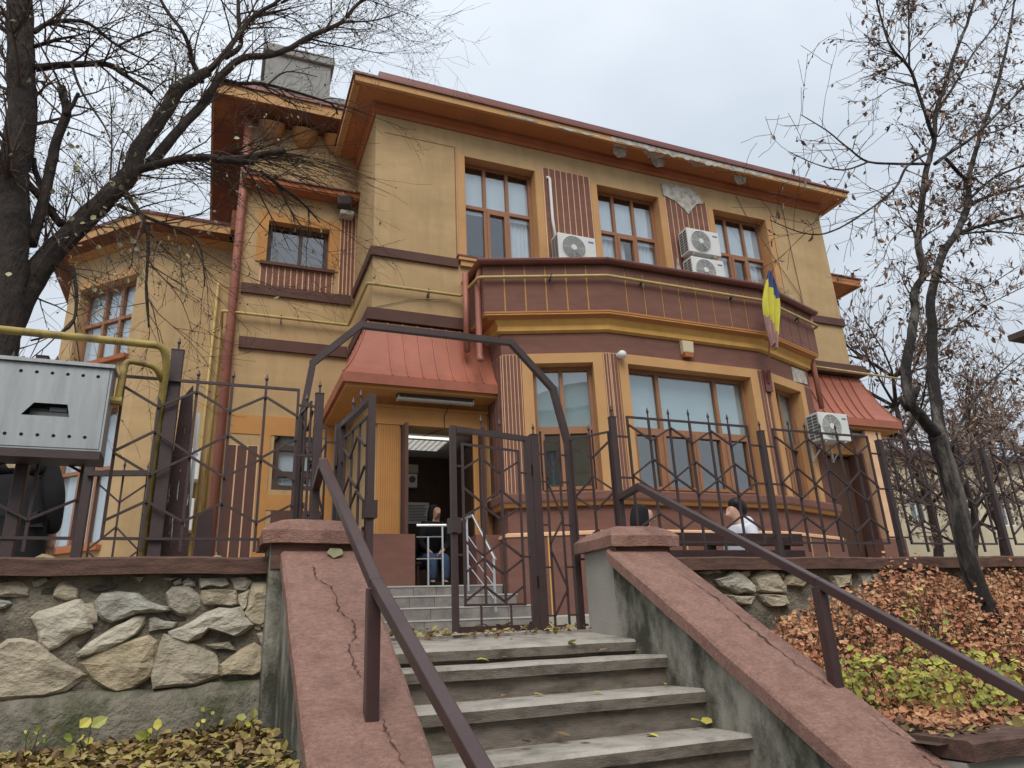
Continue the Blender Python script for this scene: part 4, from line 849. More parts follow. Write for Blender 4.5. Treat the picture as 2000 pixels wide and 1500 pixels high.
# notices in the entrance
def notice(name, x0, x1, z0, z1, y, label, lines):
    t = thing(name, label, 'notice', ((x0+x1)/2, y, z0)); q = MB(); q.box(x0, x1, y-.006, y, z0, z1); obj('sheet', q, PAP, t)
    q = MB(); w_ = x1-x0
    for k in range(lines): zz = z1-(z1-z0)*(.14+.72*k/max(1, lines-1)); q.box(x0+w_*(.08 if k else .25), x1-w_*random.uniform(.08, .2), y-.008, y-.0065, zz-.006, zz+.006)
    obj('print', q, INK, t)
notice('notice_sheet', 2.95, 3.45, 1.90, 2.27, 12.19, 'large printed notice on the dark door inside the entrance', 11)
notice('notice_sheet', 3.28, 3.52, 1.60, 1.74, 12.19, 'small white printed card below the large notice in the entrance', 4)
notice('notice_sheet', 2.92, 3.17, 1.47, 1.72, 12.19, 'pale grey sheet beside the small card in the entrance', 0)
t = thing('wall_panel', 'small wall device with dial hanging under the entrance ceiling light', 'device', (2.98, 12.18, 2.5))
q = MB(); q.box(3.0, 3.24, 12.13, 12.195, 2.78, 2.93); obj('upper_box', q, mat('beige_plastic', lin((190, 180, 160)), .5, .06, 3, 0), t); q = MB(); q.box(3.04, 3.22, 12.12, 12.195, 2.52, 2.76); obj('lower_box', q, WHT, t)
q = MB(); q.tube([(3.13, 12.119, 2.66), (3.13, 12.112, 2.66)], .06, 14); obj('dial', q, INK, t)
t = thing('stainless_railing', 'stainless steel railing beside the steps of the open entrance', 'railing', (2.9, 9.6, .7))
q = MB(); q.tube([(2.62, 9.9, 1.52), (3.05, 9.86, 1.52)], .022, 8); q.tube([(3.05, 9.86, 1.52), (3.3, 9.45, 1.6), (3.42, 8.95, .95)], .022, 8); obj('handrail', q, STL, t)
for (x, y, z0, z1) in ((2.98, 9.85, .69, 1.5), (2.78, 9.88, .69, 1.36), (3.27, 9.62, .6, 1.58), (3.42, 9.0, .3, .98)): q = MB(); q.tube([(x, y, z0), (x, y, z1)], .016, 8); obj('baluster', q, STL, t)
for z in (1.06, 1.36): q = MB(); q.tube([(2.62, 9.9, z), (2.98, 9.86, z)], .009, 6); obj('rail', q, STL, t)
for dz in (-.2, -.4, -.6): q = MB(); q.tube([(3.27, 9.6, 1.55+dz), (3.42, 9.0, .93+dz*.8)], .009, 6); obj('rail', q, STL, t)

# loose cables on the facade
def cable(pts, label, r=.006):
    q = MB(); q.tube(pts, r, 5); tag(obj('cable', q, LMD), label, 'cable')
cable([(9.75, 10.285, 8.7), (9.95, 10.28, 8.2), (10.55, 10.27, 7.2), (11.0, 10.27, 6.5), (11.05, 10.27, 5.4)], 'thin dark cable hanging beside the last upper window')
cable([(11.0, 10.285, 8.72), (11.02, 10.28, 7.5), (11.06, 10.28, 6.3)], 'thin straight cable on the wall end past the last window')
cable([(3.2, 10.04, 3.42), (3.19, 10.2, 3.36), (3.15, 10.24, 3.25), (3.15, 10.22, 3.05), (2.95, 10.7, 3.05)], 'thin pale cable dropping from the strip light at the entrance', .007)
cable([(2.05, 10.29, 5.0), (2.6, 10.28, 5.2), (3.3, 10.285, 5.32)], 'thin wire sagging below the gas pipe beside the balcony', .004)

# ================================================================ IRONWORK
def barobj(p, q, w_, h_, name, parent, m=None, up=(0, 0, 1)):
    b = MB(); b.bar(p, q, w_, h_, up); return obj(name, b, m or IRON, parent, fix=False)
def spear(fr, s, d, z, parent, h=.10, r=.008):
    q = MB(); q.tube([fr.p(s, d, z), fr.p(s, d, z+h*.45), fr.p(s, d, z+h*.62), fr.p(s, d, z+h)], [r*.8, r*.8, r*1.5, .001], 6); obj('spear', q, IRON, parent, fix=False)
def zig(fr, s0, s1, d, pts, parent, t=.0135):
    """one flat bar per stroke; pts: (fraction, z)"""
    for (a, za), (b, zb) in zip(pts, pts[1:]): barobj(fr.p(s0+(s1-s0)*a, d, za), fr.p(s0+(s1-s0)*b, d, zb), .012, t, 'diagonal_bar', parent)
def panel(label, fr, s0, s1, zb, zt, d=0, n=6, spears=True, group='iron fence panels', name='iron_fence', t=.0155, lower=True):
    th_ = thing(name, label, 'fence', fr.p((s0+s1)/2, d, zb), group)
    X = lambda k: s0+(s1-s0)*k/n; Hh = zt-zb; Z = lambda f: zt-Hh*f
    barobj(fr.p(s0-t/2, d, zt), fr.p(s1+t/2, d, zt), t, t, 'top_rail', th_); barobj(fr.p(s0-t/2, d, zb), fr.p(s1+t/2, d, zb), t, t, 'bottom_rail', th_)
    for k in range(n+1):
        zz = (zb+.003, zt-.003) if k in (0, n) else (zb-.07, zt-.002)
        barobj(fr.p(X(k), d+.001, zz[0]), fr.p(X(k), d+.001, zz[1]), t, t, 'upright', th_)
        if spears and 0 < k < n: spear(fr, X(k), d, zt, th_, random.uniform(.075, .11))
    e = d+.014
    zig(fr, s0, s1, e, [(k/n, Z(.07 if k % 2 == 0 else .19)) for k in range(n+1)], th_)
    zig(fr, s0, s1, e, [(k/n, Z(.485 if k % 2 == 0 else .345)) for k in range(n+1)], th_)
    zig(fr, s0, s1, e+.004, [(k/n, Z(.495 if k % 2 == 0 else .62)) for k in range(n+1)], th_)
    if lower: zig(fr, s0, s1, e, [(k/n, Z(.90 if k % 2 == 0 else .78)) for k in range(n+1)], th_)
    return th_
def post(x, y, z0, z1, label, w_=.047, group='iron fence posts', tip=True, m=None):
    t = thing('fence_post', label, 'post', (x, y, z0), group)
    q = MB(); q.box(x-w_/2, x+w_/2, y-w_/2, y+w_/2, z0, z1); obj('shaft', q, m or IRON, t, bevel=.004)
    q = MB(); q.box(x-w_/2-.002, x+w_/2+.002, y-w_/2-.002, y+w_/2+.002, z1, z1+.006); obj('post_cap', q, IRON, t)
    if tip: spear(Frame((x, y), (x+1, y)), 0, 0, z1+.006, t, .09)
    return t
random.seed(11)
FY = 4.45; FF = Frame((0, FY), (1, FY)); ZB, ZT = .59, 1.515
post(.545, FY, .62, 1.50, 'iron post standing on the gate pillar beside the stone wall', .052)
post(2.67, FY, .62, 1.50, 'iron post standing on the gate pillar beside the shrub bed', .047)
for i, (x, lab) in enumerate(((4.05, 'iron fence post in front of the bench with two people'), (5.35, 'iron fence post before the far door of the house'), (6.67, 'iron fence post behind the slanting tree'), (7.98, 'iron fence post right of the slanting tree'), (9.3, 'last iron fence post past the slanting tree'))):
    post(x, FY, .44, 1.48, lab, .047)
xs = [2.67, 4.05, 5.35, 6.67, 7.98, 9.3]
labs = ['fence panel between the pillar post and the bench post', 'fence panel in front of the far bay side and air conditioner', 'fence panel behind the slanting tree trunk', 'fence panel just past the slanting tree', 'last fence panel beyond the slanting tree']
for i in range(5):
    pn = panel('zigzag iron '+labs[i], FF, xs[i]+.13, xs[i+1]-.13, ZB, ZT+(-.006*i))
    for zz in (1.36, 1.05, .64):
        barobj((xs[i]+.02, FY, zz), (xs[i]+.135, FY, zz), .012, .014, 'stub', pn); barobj((xs[i+1]-.135, FY, zz), (xs[i+1]-.02, FY, zz), .012, .014, 'stub', pn)
pn = panel('zigzag iron fence panel left of the gate pillar, beside the meter box', FF, -.56, .415, ZB, 1.52, n=5)
for zz in (1.42, 1.10, .64): barobj((.41, FY, zz), (.53, FY, zz), .012, .014, 'stub', pn)
pn = panel('zigzag iron fence panel below the steel meter box', FF, -1.75, -.70, ZB, 1.52, n=5)
pn = panel('last zigzag iron fence panel beyond the steel meter box', FF, -3.0, -1.95, ZB, 1.52, n=5)
post(-.30, FY+.05, .44, 1.72, 'tall iron post beside the meter box carrying the yellow pipe', .07)
post(-.985, FY+.03, .44, 1.6, 'thick iron post under the steel meter box', .06, tip=False)
post(-1.85, FY, .44, 1.5, 'iron fence post past the steel meter box')
# second fence inside the yard
F2 = Frame((0, 6.2), (1, 6.2)); panel('thin inner fence panel seen behind the meter box fence', F2, -.86, -.36, .12, 1.32, n=3, group='inner yard fence', t=.014)
post(-.93, 6.2, .02, 1.4, 'dark inner yard post beside the person in black', .07, tip=False)
q = MB(); q.bar((-.93, 6.15, 1.30), (-.30, 6.15, 1.33), .04, .04); tag(obj('fence_rail', q, IRON), 'dark horizontal rail of the inner yard fence', 'rail')
# side panels from the pillars back to the arch
GY = 4.78
sl_ = Frame((.50, FY+.04), (.47, GY-.03)); panel('short iron side panel between pillar post and arch, stone wall side', sl_, .0, sl_.len, .66, 1.46, n=2, group='short side panels by the gate', spears=True, t=.014)
sr_ = Frame((2.65, FY+.04), (2.47, GY-.03)); panel('short iron side panel between pillar post and arch, shrub bed side', sr_, .0, sr_.len, .50, 1.40, n=2, group='short side panels by the gate', spears=True, t=.014)
# arch
ar = thing('gate_arch', 'brown steel arch with chamfered corners spanning the gate', 'arch', (1.46, GY, 0))
pts = [(.47, GY, -.02), (.475, GY, 1.42), (.53, GY, 1.84), (.85, GY, 2.165), (2.02, GY, 2.165), (2.36, GY, 1.81), (2.455, GY, 1.38), (2.46, GY, -.02)]
for i, (a, b) in enumerate(zip(pts, pts[1:])):
    a, b = Vector(a), Vector(b); e = (b-a).normalized()*.012; barobj(a-e*(i > 0), b+e*(i < 6), .043+.0008*i, .043+.0008*i, 'arch_leg' if i in (0, 6) else 'arch_member', ar, up=(0, 1, 0))
pn = post(.73, GY, 0, 1.41, 'gate hinge post on the stone wall side', .06, 'gate hinge posts', False)
pn = post(2.17, GY, 0, 1.42, 'gate hinge post on the shrub bed side', .06, 'gate hinge posts')
def infill(label, x0, x1, group):
    f = Frame((x0, GY), (x1, GY)); l = f.len; t = thing('gate_side_panel', label, 'fence', (x0, GY, 0), group)
    for s in (.09, l-.09): barobj(f.p(s, 0, .05), f.p(s, 0, 1.38), .014, .014, 'upright', t)
    for z in (.05, 1.38): barobj(f.p(.085, .001, z), f.p(l-.085, .001, z), .014, .014, 'rail', t)
    for z in (.12, .45, .75, 1.07, 1.28):
        for s in ((.03, .09), (l-.09, l-.03)): barobj(f.p(s[0], .002, z), f.p(s[1], .002, z), .012, .012, 'stub', t)
    z = .12
    for za, zb in ((1.28, 1.16), (1.16, 1.28)): pass
    for k, (za, zb) in enumerate(((.12, .3), (.3, .56), (.62, .8), (.8, 1.06), (1.10, 1.27))): barobj(f.p(.09 if k % 2 == 0 else l-.09, .012, za), f.p(l-.09 if k % 2 == 0 else .09, .012, zb), .01, .014, 'diagonal_bar', t)
infill('narrow iron infill between hinge post and arch leg, shrub bed side', 2.17, 2.46, 'narrow infills beside the gate'); infill('narrow iron infill between hinge post and arch leg, stone wall side', .47, .73, 'narrow infills beside the gate')
def leaf(label, fr, group):
    """gate leaf hung at s=0, running to s=.70"""
    t = thing('gate_leaf', label, 'gate', fr.p(0, 0, .02), group); W_ = .70; z0, z1 = .03, 1.40; b = .039
    for s in (.04, W_-.0225): barobj(fr.p(s, 0, z0), fr.p(s, 0, z1), b, b, 'stile', t, up=(0, 1, 0))
    for z in (z0+b/2, z1-b/2): barobj(fr.p(.0625, 0, z), fr.p(W_-.045, 0, z), b-.002, b-.002, 'frame_rail', t)
    a0, a1, c0, c1 = .12, W_-.10, .20, 1.28; g = .015
    for k in range(4): s = a0+(a1-a0)*k/3; barobj(fr.p(s, 0, c0), fr.p(s, 0, c1), g, g, 'upright', t)
    for z in (c0, c1): barobj(fr.p(a0-.007, .001, z), fr.p(a1+.007, .001, z), g, g, 'inner_rail', t)
    for s in (a0+.12, a1-.12): barobj(fr.p(s, 0, z0+b), fr.p(s, 0, c0), g*.8, g*.8, 'stub', t)
    for z in (.52, 1.12): barobj(fr.p(.06, 0, z), fr.p(a0, 0, z), g*.8, g*.8, 'stub', t); barobj(fr.p(a1, 0, z), fr.p(W_-.045, 0, z), g*.8, g*.8, 'stub', t)
    Zs = [[1.20, 1.10, 1.20, 1.10], [.88, .98, .88, .98][::1], [.86, .77, .86, .77], [.52, .62, .52, .62], [.50, .40, .50, .40], [.32, .22, .32, .22]]
    for zz in Zs: zig(fr, a0, a1, .012, [(k/3, zz[k]) for k in range(4)], t, .014)
    for k in (1, 2): spear(fr, a0+(a1-a0)*k/3, 0, z1, t, .11)
    for z in (.35, 1.15): q = MB(); q.tube([fr.p(.0, .02, z-.04), fr.p(.0, .02, z+.04)], .014, 8); obj('hinge', q, IRON, t)
    q = MB(); q.box(0, 0, 0, 0, 0, 0); q = MB(); fr.box(q, W_-.06, W_+.01, -.035, .035, .66, .76); obj('lock', q, IRON, t)
    return t
leaf('zigzag iron gate leaf standing half open across the entrance path', Frame((2.135, GY-.02), (1.45, 4.60)), 'gate leaves')
leaf('zigzag iron gate leaf swung fully open towards the stairs', Frame((.73, GY-.04), (.812, 4.0)), 'gate leaves')
# handrails
def handrail(label, brk, bend, knee, end, base, top):
    t = thing('stair_handrail', label, 'handrail', base, 'stair handrails')
    q = MB(); q.bar(Vector(brk), Vector(bend)+(Vector(bend)-Vector(brk)).normalized()*.02, .045, .045); obj('bracket', q, IRO2, t, bevel=.004)
    d1 = (Vector(knee)-Vector(bend)).normalized()
    q = MB(); q.bar(Vector(bend)-d1*.01, Vector(knee), .05, .045); obj('rail', q, IRO2, t, bevel=.005)
    q = MB(); q.bar(Vector(knee)-d1*.001, Vector(end), .0502, .0452); obj('rail', q, IRO2, t, bevel=.005)
    q = MB(); x, y, z = base; q.box(x-.026, x+.026, y-.026, y+.026, z-.03, top); obj('baluster', q, IRO2, t, bevel=.004)
    return t
handrail('brown steel handrail sloping down the cracked stair wall', (.545, 4.42, .90), (.552, 4.2, 1.0), (.603, 2.9, .215), (.80, 1.2, -.82), (.595, 2.9, -.265), .20)
handrail('brown steel handrail sloping down beside the orange shrubs', (2.67, 4.42, .90), (2.68, 4.19, .93), (2.812, 2.86, .185), (3.06, 1.2, -.80), (2.81, 2.86, -.29), .165)

# ================================================================ METER BOX AND GAS LINE AT THE FENCE
mbx = thing('gas_meter_box', 'grey steel gas meter cabinet with vent holes hung on the fence', 'cabinet', (-.86, 4.3, 1.0))
x0, x1, y0, y1, z0, z1 = -1.14, -.60, 4.26, 4.43, 1.02, 1.50
q = MB(); q.box(x0, x1, y0+.004, y1, z0, z0+.012); q.box(x0, x1, y0+.004, y1, z1-.012, z1); q.box(x0, x0+.01, y0+.004, y1, z0+.012, z1-.012); q.box(x1-.01, x1, y0+.004, y1, z0+.012, z1-.012); q.box(x0+.01, x1-.01, y1-.01, y1, z0+.012, z1-.012); obj('cabinet_body', q, BOX, mbx)
# door sheet with a trapezoid viewing slot
cx, cz = -.905, 1.235; T = [(-.085, -.035), (.135, -.035), (.118, .035), (-.035, .035)]
O_ = [(x0+.012, z0+.014), (x1-.012, z0+.014), (x1-.012, z1-.014), (x0+.012, z1-.014)]
q = MB(); Tt = [(cx+a, cz+b) for a, b in T]
for i in range(4):
    j = (i+1) % 4; q.hexa([(O_[i][0], y0, O_[i][1]), (O_[j][0], y0, O_[j][1]), (Tt[j][0], y0, Tt[j][1]), (Tt[i][0], y0, Tt[i][1]), (O_[i][0], y0+.006, O_[i][1]), (O_[j][0], y0+.006, O_[j][1]), (Tt[j][0], y0+.006, Tt[j][1]), (Tt[i][0], y0+.006, Tt[i][1])])
obj('door', q, BOX, mbx)
q = MB(); q.box(x0-.012, x1+.012, y0-.016, y1, z1+.0005, z1+.012); q.box(x0-.012, x1+.012, y0-.016, y0-.006, z1-.008, z1+.0004); obj('lid', q, BOX, mbx)
q = MB(); q.box(x0, x1, y0-.012, y1+.01, z0-.045, z0-.001); obj('support_rail', q, IRON, mbx)
for i in range(6):
    for zz in (z1-.06, z0+.075):
        a = -1.025+i*.072+(0 if zz > 1.2 else -.018); q = MB(); q.add([(a+.009*math.cos(t), y0-.001, zz-.006*i*0+.009*math.sin(t)) for t in [6.283*k/14 for k in range(14)]], [tuple(range(14))]); obj('vent_hole', q, HOL, mbx)
q = MB(); q.tube([(x0+.035, y0, 1.26), (x0+.035, y0-.008, 1.26)], .011, 14); obj('lock', q, STL, mbx)
q = MB(); q.tube([(cx-.06, 4.37, cz-.01), (cx+.14, 4.37, cz-.01)], .05, 12); q.box(cx+.03, cx+.11, 4.315, 4.32, cz+.008, cz+.03); obj('meter', q, BOX, mbx, smooth=False)
q = pipe('gas_pipe', [(-3.2, 4.33, 1.70), (-.37, 4.33, 1.685), (-.345, 4.38, 1.60), (-.36, 4.50, 1.30), (-.36, 4.55, .02)], .022, GAS2); tag(q, 'thick weathered yellow gas pipe crossing above the steel meter cabinet', 'pipe')
q = pipe('gas_pipe', [(-.565, 4.35, 1.33), (-.565, 4.35, 1.40), (-.552, 4.35, 1.585), (-.40, 4.36, 1.565), (-.36, 4.42, 1.50)], .018, GAS2); tag(q, 'short bent yellow gas pipe coming out of the meter cabinet side', 'pipe')
q = MB(); q.tube([(-.6, 4.35, 1.335), (-.545, 4.35, 1.335)], .026, 10); tag(obj('pipe_union', q, GAS2), 'brown pipe union joining the bent gas pipe to the cabinet', 'pipe fitting')
q = pipe('gas_pipe', [(-1.30, 4.36, 1.0), (-1.30, 4.36, .1)], .03, GAS2); tag(q, 'vertical rusty gas pipe below the corner of the meter cabinet', 'pipe')
# weathered plank and white pipe behind the tall post
t = thing('weathered_board', 'weathered brown board with peeling paint leaning behind the tall post', 'board', (-.2, 4.66, .02))
q = MB(); q.hexa([(-.30, 4.62, .02), (-.10, 4.62, .02), (-.10, 4.68, .02), (-.30, 4.68, .02), (-.26, 4.60, 1.45), (-.20, 4.60, 1.55), (-.20, 4.66, 1.55), (-.26, 4.66, 1.45)]); obj('plank', q, mat('peeling', lin((78, 58, 56)), .8, .25, 9, .4, 60, dirt=lin((200, 200, 200)), ds=14, dthr=(.62, .64), damt=1, dstretch=(3, 3, .25)), t)
q = MB(); q.hexa([(-.12, 4.66, .02), (.04, 4.66, .02), (.04, 4.70, .02), (-.12, 4.70, .02), (-.1, 4.66, .75), (-.02, 4.66, .80), (-.02, 4.70, .80), (-.1, 4.70, .75)]); obj('plank', q, IRON, t)
q = MB(); q.tube([(-.155, 4.7, .05), (-.155, 4.7, 1.4)], .012, 8); tag(obj('white_rod', q, WHT), 'thin white rod leaning behind the tall post', 'rod')

# ================================================================ BENCH AND PEOPLE
bn = thing('garden_bench', 'long dark brown bench standing behind the fence', 'bench', (4.45, 5.9, .03))
for z, w_ in ((.62, .12), (.78, .12)): q = MB(); q.box(3.3, 5.47, 5.66, 5.70, z-w_/2, z+w_/2); obj('back_slat', q, BEN, bn, bevel=.006)
for y in (5.80, 5.93, 6.06): q = MB(); q.box(3.3, 5.47, y, y+.11, .42, .46); obj('seat_slat', q, BEN, bn, bevel=.006)
for x in (3.5, 4.4, 5.3):
    q = MB(); q.box(x-.03, x+.03, 5.70, 5.76, .02, .84); obj('leg', q, BEN, bn); q = MB(); q.box(x-.03, x+.03, 6.08, 6.14, .02, .419); obj('leg', q, BEN, bn); q = MB(); q.box(x-.028, x+.028, 5.76, 6.08, .36, .419); obj('bearer', q, BEN, bn)
def skin(name, J, E_, m, parent, root=0, sub=2):
    me = bpy.data.meshes.new(name); me.from_pydata([j[0] for j in J], E_, []); o = bpy.data.objects.new(name, me); COL.objects.link(o)
    s = o.modifiers.new('skin', 'SKIN'); s.use_smooth_shade = True
    for i, j in enumerate(J):
        v = me.skin_vertices[0].data[i]; r = j[1]; v.radius = (r, r) if not isinstance(r, tuple) else r; v.use_root = (i == root)
    u = o.modifiers.new('sub', 'SUBSURF'); u.levels = sub; u.render_levels = sub
    dg = bpy.context.evaluated_depsgraph_get(); e = o.evaluated_get(dg); n = bpy.data.meshes.new_from_object(e)
    bpy.data.objects.remove(o); n.materials.clear(); n.materials.append(m); n.polygons.foreach_set('use_smooth', [True]*len(n.polygons))
    o = bpy.data.objects.new(name, n); COL.objects.link(o); par(o, parent); return o
def person(label, loc, yaw, pose, top, legs, hair, hood=False, long_coat=False, hk=1.0, blond=False, scale=1.0, bow=0):
    t = thing('person', label, 'person', loc, 'people around the house'); M_ = Matrix.Translation(loc) @ Matrix.Rotation(yaw, 4, 'Z') @ Matrix.Scale(scale, 4)
    tr = lambda p: tuple(M_ @ Vector(p))
    sit = pose == 'sit'; dz = -.42 if sit else 0; ln = (-.06 if sit else 0)-bow
    pel = (0, 0, .93+dz); sp = (0, ln*.3, 1.10+dz); ch = (0, ln*.8, 1.30+dz); nk = (0, ln-.005, 1.46+dz); hd = (0, ln-.03, 1.58+dz); ht = (0, ln-.01, 1.675+dz); no = (0, ln-.16, 1.575+dz); cn = (0, ln-.075, 1.505+dz); ey = (0, ln-.105, 1.615+dz)
    J = [(pel, (.16, .12)), (sp, (.14, .10)), (ch, (.17, .11)), (nk, .048), (hd, (.084, .098)), (ht, (.074, .09)), (no, .012), (cn, .045), (ey, .03)]; E_ = [(0, 1), (1, 2), (2, 3), (3, 4), (4, 5), (4, 6), (4, 7), (4, 8)]
    ja, ea, jl, el_ = [(sp, (.19, .15)), (ch, (.22, .16)), ((0, ln+.005, 1.46+dz), (.10, .095)), ((0, 0, .97+dz), (.20, .16))], [(0, 1), (1, 2), (0, 3)], [(pel, (.17, .14))], []
    for s in (-1, 1):
        sh = (.18*s, ln, 1.39+dz); eb = (.25*s, ln+.03, 1.12+dz); wr = (.17*s, ln-.20, .97+dz) if sit else (.26*s, ln-.05, .86+dz)
        if sit: wr = (.13*s, -.30, 1.02+dz)
        b = len(J); J += [(sh, .065), (eb, .045), (wr, .032)]; E_ += [(2, b), (b, b+1), (b+1, b+2)]
        hdn = (Vector(wr)-Vector(eb)).normalized(); pm = Vector(wr)+hdn*.06; side = hdn.cross(Vector((0, 0, 1))); side = side.normalized() if side.length > .2 else Vector((0, 1, 0))
        J += [(tuple(pm), (.036, .02))]; E_ += [(b+2, b+3)]
        for k, (off, l) in enumerate(((-.03, .05), (-.011, .062), (.008, .066), (.027, .058))):
            p1 = pm+hdn*.035+side*off; p2 = p1+hdn*l*.6+Vector((0, 0, -.015)); c = len(J); J += [(tuple(p1), .010), (tuple(p2), .008)]; E_ += [(b+3, c), (c, c+1)]
        p1 = Vector(wr)+hdn*.02-side*.04; p2 = p1+hdn*.04-side*.01; c = len(J); J += [(tuple(p1), .011), (tuple(p2), .009)]; E_ += [(b+2, c), (c, c+1)]
        a = len(ja); ja += [(sh, .085), (eb, .066), (tuple(Vector(wr)-hdn*.0), .048)]; ea += [(1, a), (a, a+1), (a+1, a+2)]
        hp = (.09*s, 0, .90+dz); kn = (.11*s, -.43, .90+dz) if sit else (.10*s, -.01, .50); an = (.11*s, -.42, .09) if sit else (.10*s, .02, .09); to = (.12*s, an[1]-.15, .045)
        b = len(J); J += [(hp, .095), (kn, .062), (an, .042), (to, .035)]; E_ += [(0, b), (b, b+1), (b+1, b+2), (b+2, b+3)]
        a = len(jl); jl += [(hp, .115), (kn, .082), ((an[0], an[1], .12), .06)]; el_ += [(0, a), (a, a+1), (a+1, a+2)]
        q = MB(); f = an[1]; z = .015; c = an[0]
        vs = [(c-.045, f+.06, z), (c+.045, f+.06, z), (c+.07, f-.21, z-.01), (c-.06, f-.21, z-.01), (c-.05, f+.08, .13), (c+.05, f+.08, .13), (c+.06, f-.20, .095), (c-.05, f-.20, .095)]
        q.hexa([tr(v) for v in vs]); obj('shoe', q, BLK, t, bevel=.01*scale)
    if long_coat: ja = [(p_, tuple(x*1.22 for x in r_) if isinstance(r_, tuple) else r_*1.3) for p_, r_ in ja]; c = len(ja); ja += [((0, 0, .70), (.27, .22)), ((0, .0, .40), (.30, .24))]; ea += [(3, c), (c, c+1)]
    T_ = lambda JJ: [(tr(p), tuple(x*scale for x in r) if isinstance(r, tuple) else r*scale) for p, r in JJ]
    skin('body', T_(J), E_, SKN, t); skin('jacket', T_(ja), ea, top, t, 0 if not long_coat else 0); skin('trousers', T_(jl), el_, legs, t)
    hm = BLON if blond else HAIR; hz = 1.57+dz
    if hood: skin('hood', T_([((0, ln+.05, 1.42+dz), .11), ((0, ln+.04, 1.55+dz), (.112, .112)), ((0, ln+.025, 1.66+dz), (.105, .105)), ((0, ln-.01, 1.725+dz), (.075, .07))]), [(0, 1), (1, 2), (2, 3)], top, t)
    elif blond: skin('hair', T_([((0, ln-.0, 1.74+dz), (.07, .08)), ((0, ln+.02, 1.66+dz), (.115, .11)), ((0, ln+.05, 1.54+dz), (.13, .10)), ((0, ln+.09, 1.40+dz), (.17, .08)), ((0, ln+.10, 1.28+dz), (.16, .06))]), [(0, 1), (1, 2), (2, 3), (3, 4)], hm, t)
    else: skin('hair', T_([((0, ln-.075, 1.70+dz), (.07, .05)), ((0, ln-.005, 1.72+dz), (.10, .085)), ((0, ln+.045, 1.65+dz), (.108, .095)), ((0, ln+.06, 1.54+dz), (.095, .07)), ((0, ln+.12, 1.70+dz), (.055, .055))]), [(0, 1), (1, 2), (2, 3), (2, 4)], hm, t)
    if top is WJK: skin('hood', T_([((-.12, ln-.01, 1.45+dz), .07), ((-.07, ln+.11, 1.49+dz), .085), ((.07, ln+.11, 1.49+dz), .085), ((.12, ln-.01, 1.45+dz), .07)]), [(0, 1), (1, 2), (2, 3)], top, t)
    return t
person('person in a white puffer jacket sitting sideways on the bench', (4.99, 5.95, .0), R(-90), 'sit', WJK, BLK, 1, scale=.92)
person('person in a black hood sitting at the bench end beside the pillar', (3.75, 5.95, -.03), R(90), 'sit', BLK, BLK, 1, hood=True, scale=.9)
person('person in blue jeans sitting in the dark entrance', (3.12, 11.2, .70), R(12), 'sit', BLK, JEA, 1, hood=True, bow=.24)
person('blond person in a long black coat standing behind the meter cabinet', (-1.42, 6.45, .02), R(180), 'stand', BLK, BLK, 1, long_coat=True, blond=True, scale=1.0)
q = MB()
t = thing('inner_stool', 'dark stool under the person in blue jeans', 'stool', (3.02, 11.4, .7)); q.box(2.9, 3.34, 11.0, 11.4, 1.10, 1.14); obj('seat', q, BEN, t)
for x in (2.94, 3.30):
    for y in (11.04, 11.36): q = MB(); q.box(x-.02, x+.02, y-.02, y+.02, .7, 1.10); obj('leg', q, BEN, t)

# ================================================================ TREES
class Leaves:
    def __init__(s): s.v = []; s.f = []
    def add(s, p, d, l, w_, fold=.25, n=None):
        d = Vector(d).normalized(); n = Vector(n) if n else Vector((random.gauss(0, 1), random.gauss(0, 1), random.gauss(0, 1)))
        a = d.cross(n); a = a.normalized() if a.length > 1e-4 else d.orthogonal().normalized(); c = a.cross(d)
        b = len(s.v); p = Vector(p); curl = c*l*random.uniform(-.25, .25)
        s.v += [tuple(p), tuple(p+d*l*.35+a*w_*.5+c*w_*fold), tuple(p+d*l*.75+a*w_*.38+c*w_*fold+curl*.6), tuple(p+d*l+curl), tuple(p+d*l*.75-a*w_*.38+c*w_*fold+curl*.6), tuple(p+d*l*.35-a*w_*.5+c*w_*fold), tuple(p+d*l*.5+curl*.3)]
        s.f += [(b, b+1, b+6), (b+1, b+2, b+6), (b+2, b+3, b+6), (b+3, b+4, b+6), (b+4, b+5, b+6), (b+5, b, b+6)]
    def build(s, name, m, parent=None):
        q = MB(); q.v = s.v; q.f = s.f; q.mi = [0]*len(s.f); return obj(name, q, m, parent, fix=False)
def rv(s=1): return Vector((random.gauss(0, s), random.gauss(0, s), random.gauss(0, s)))
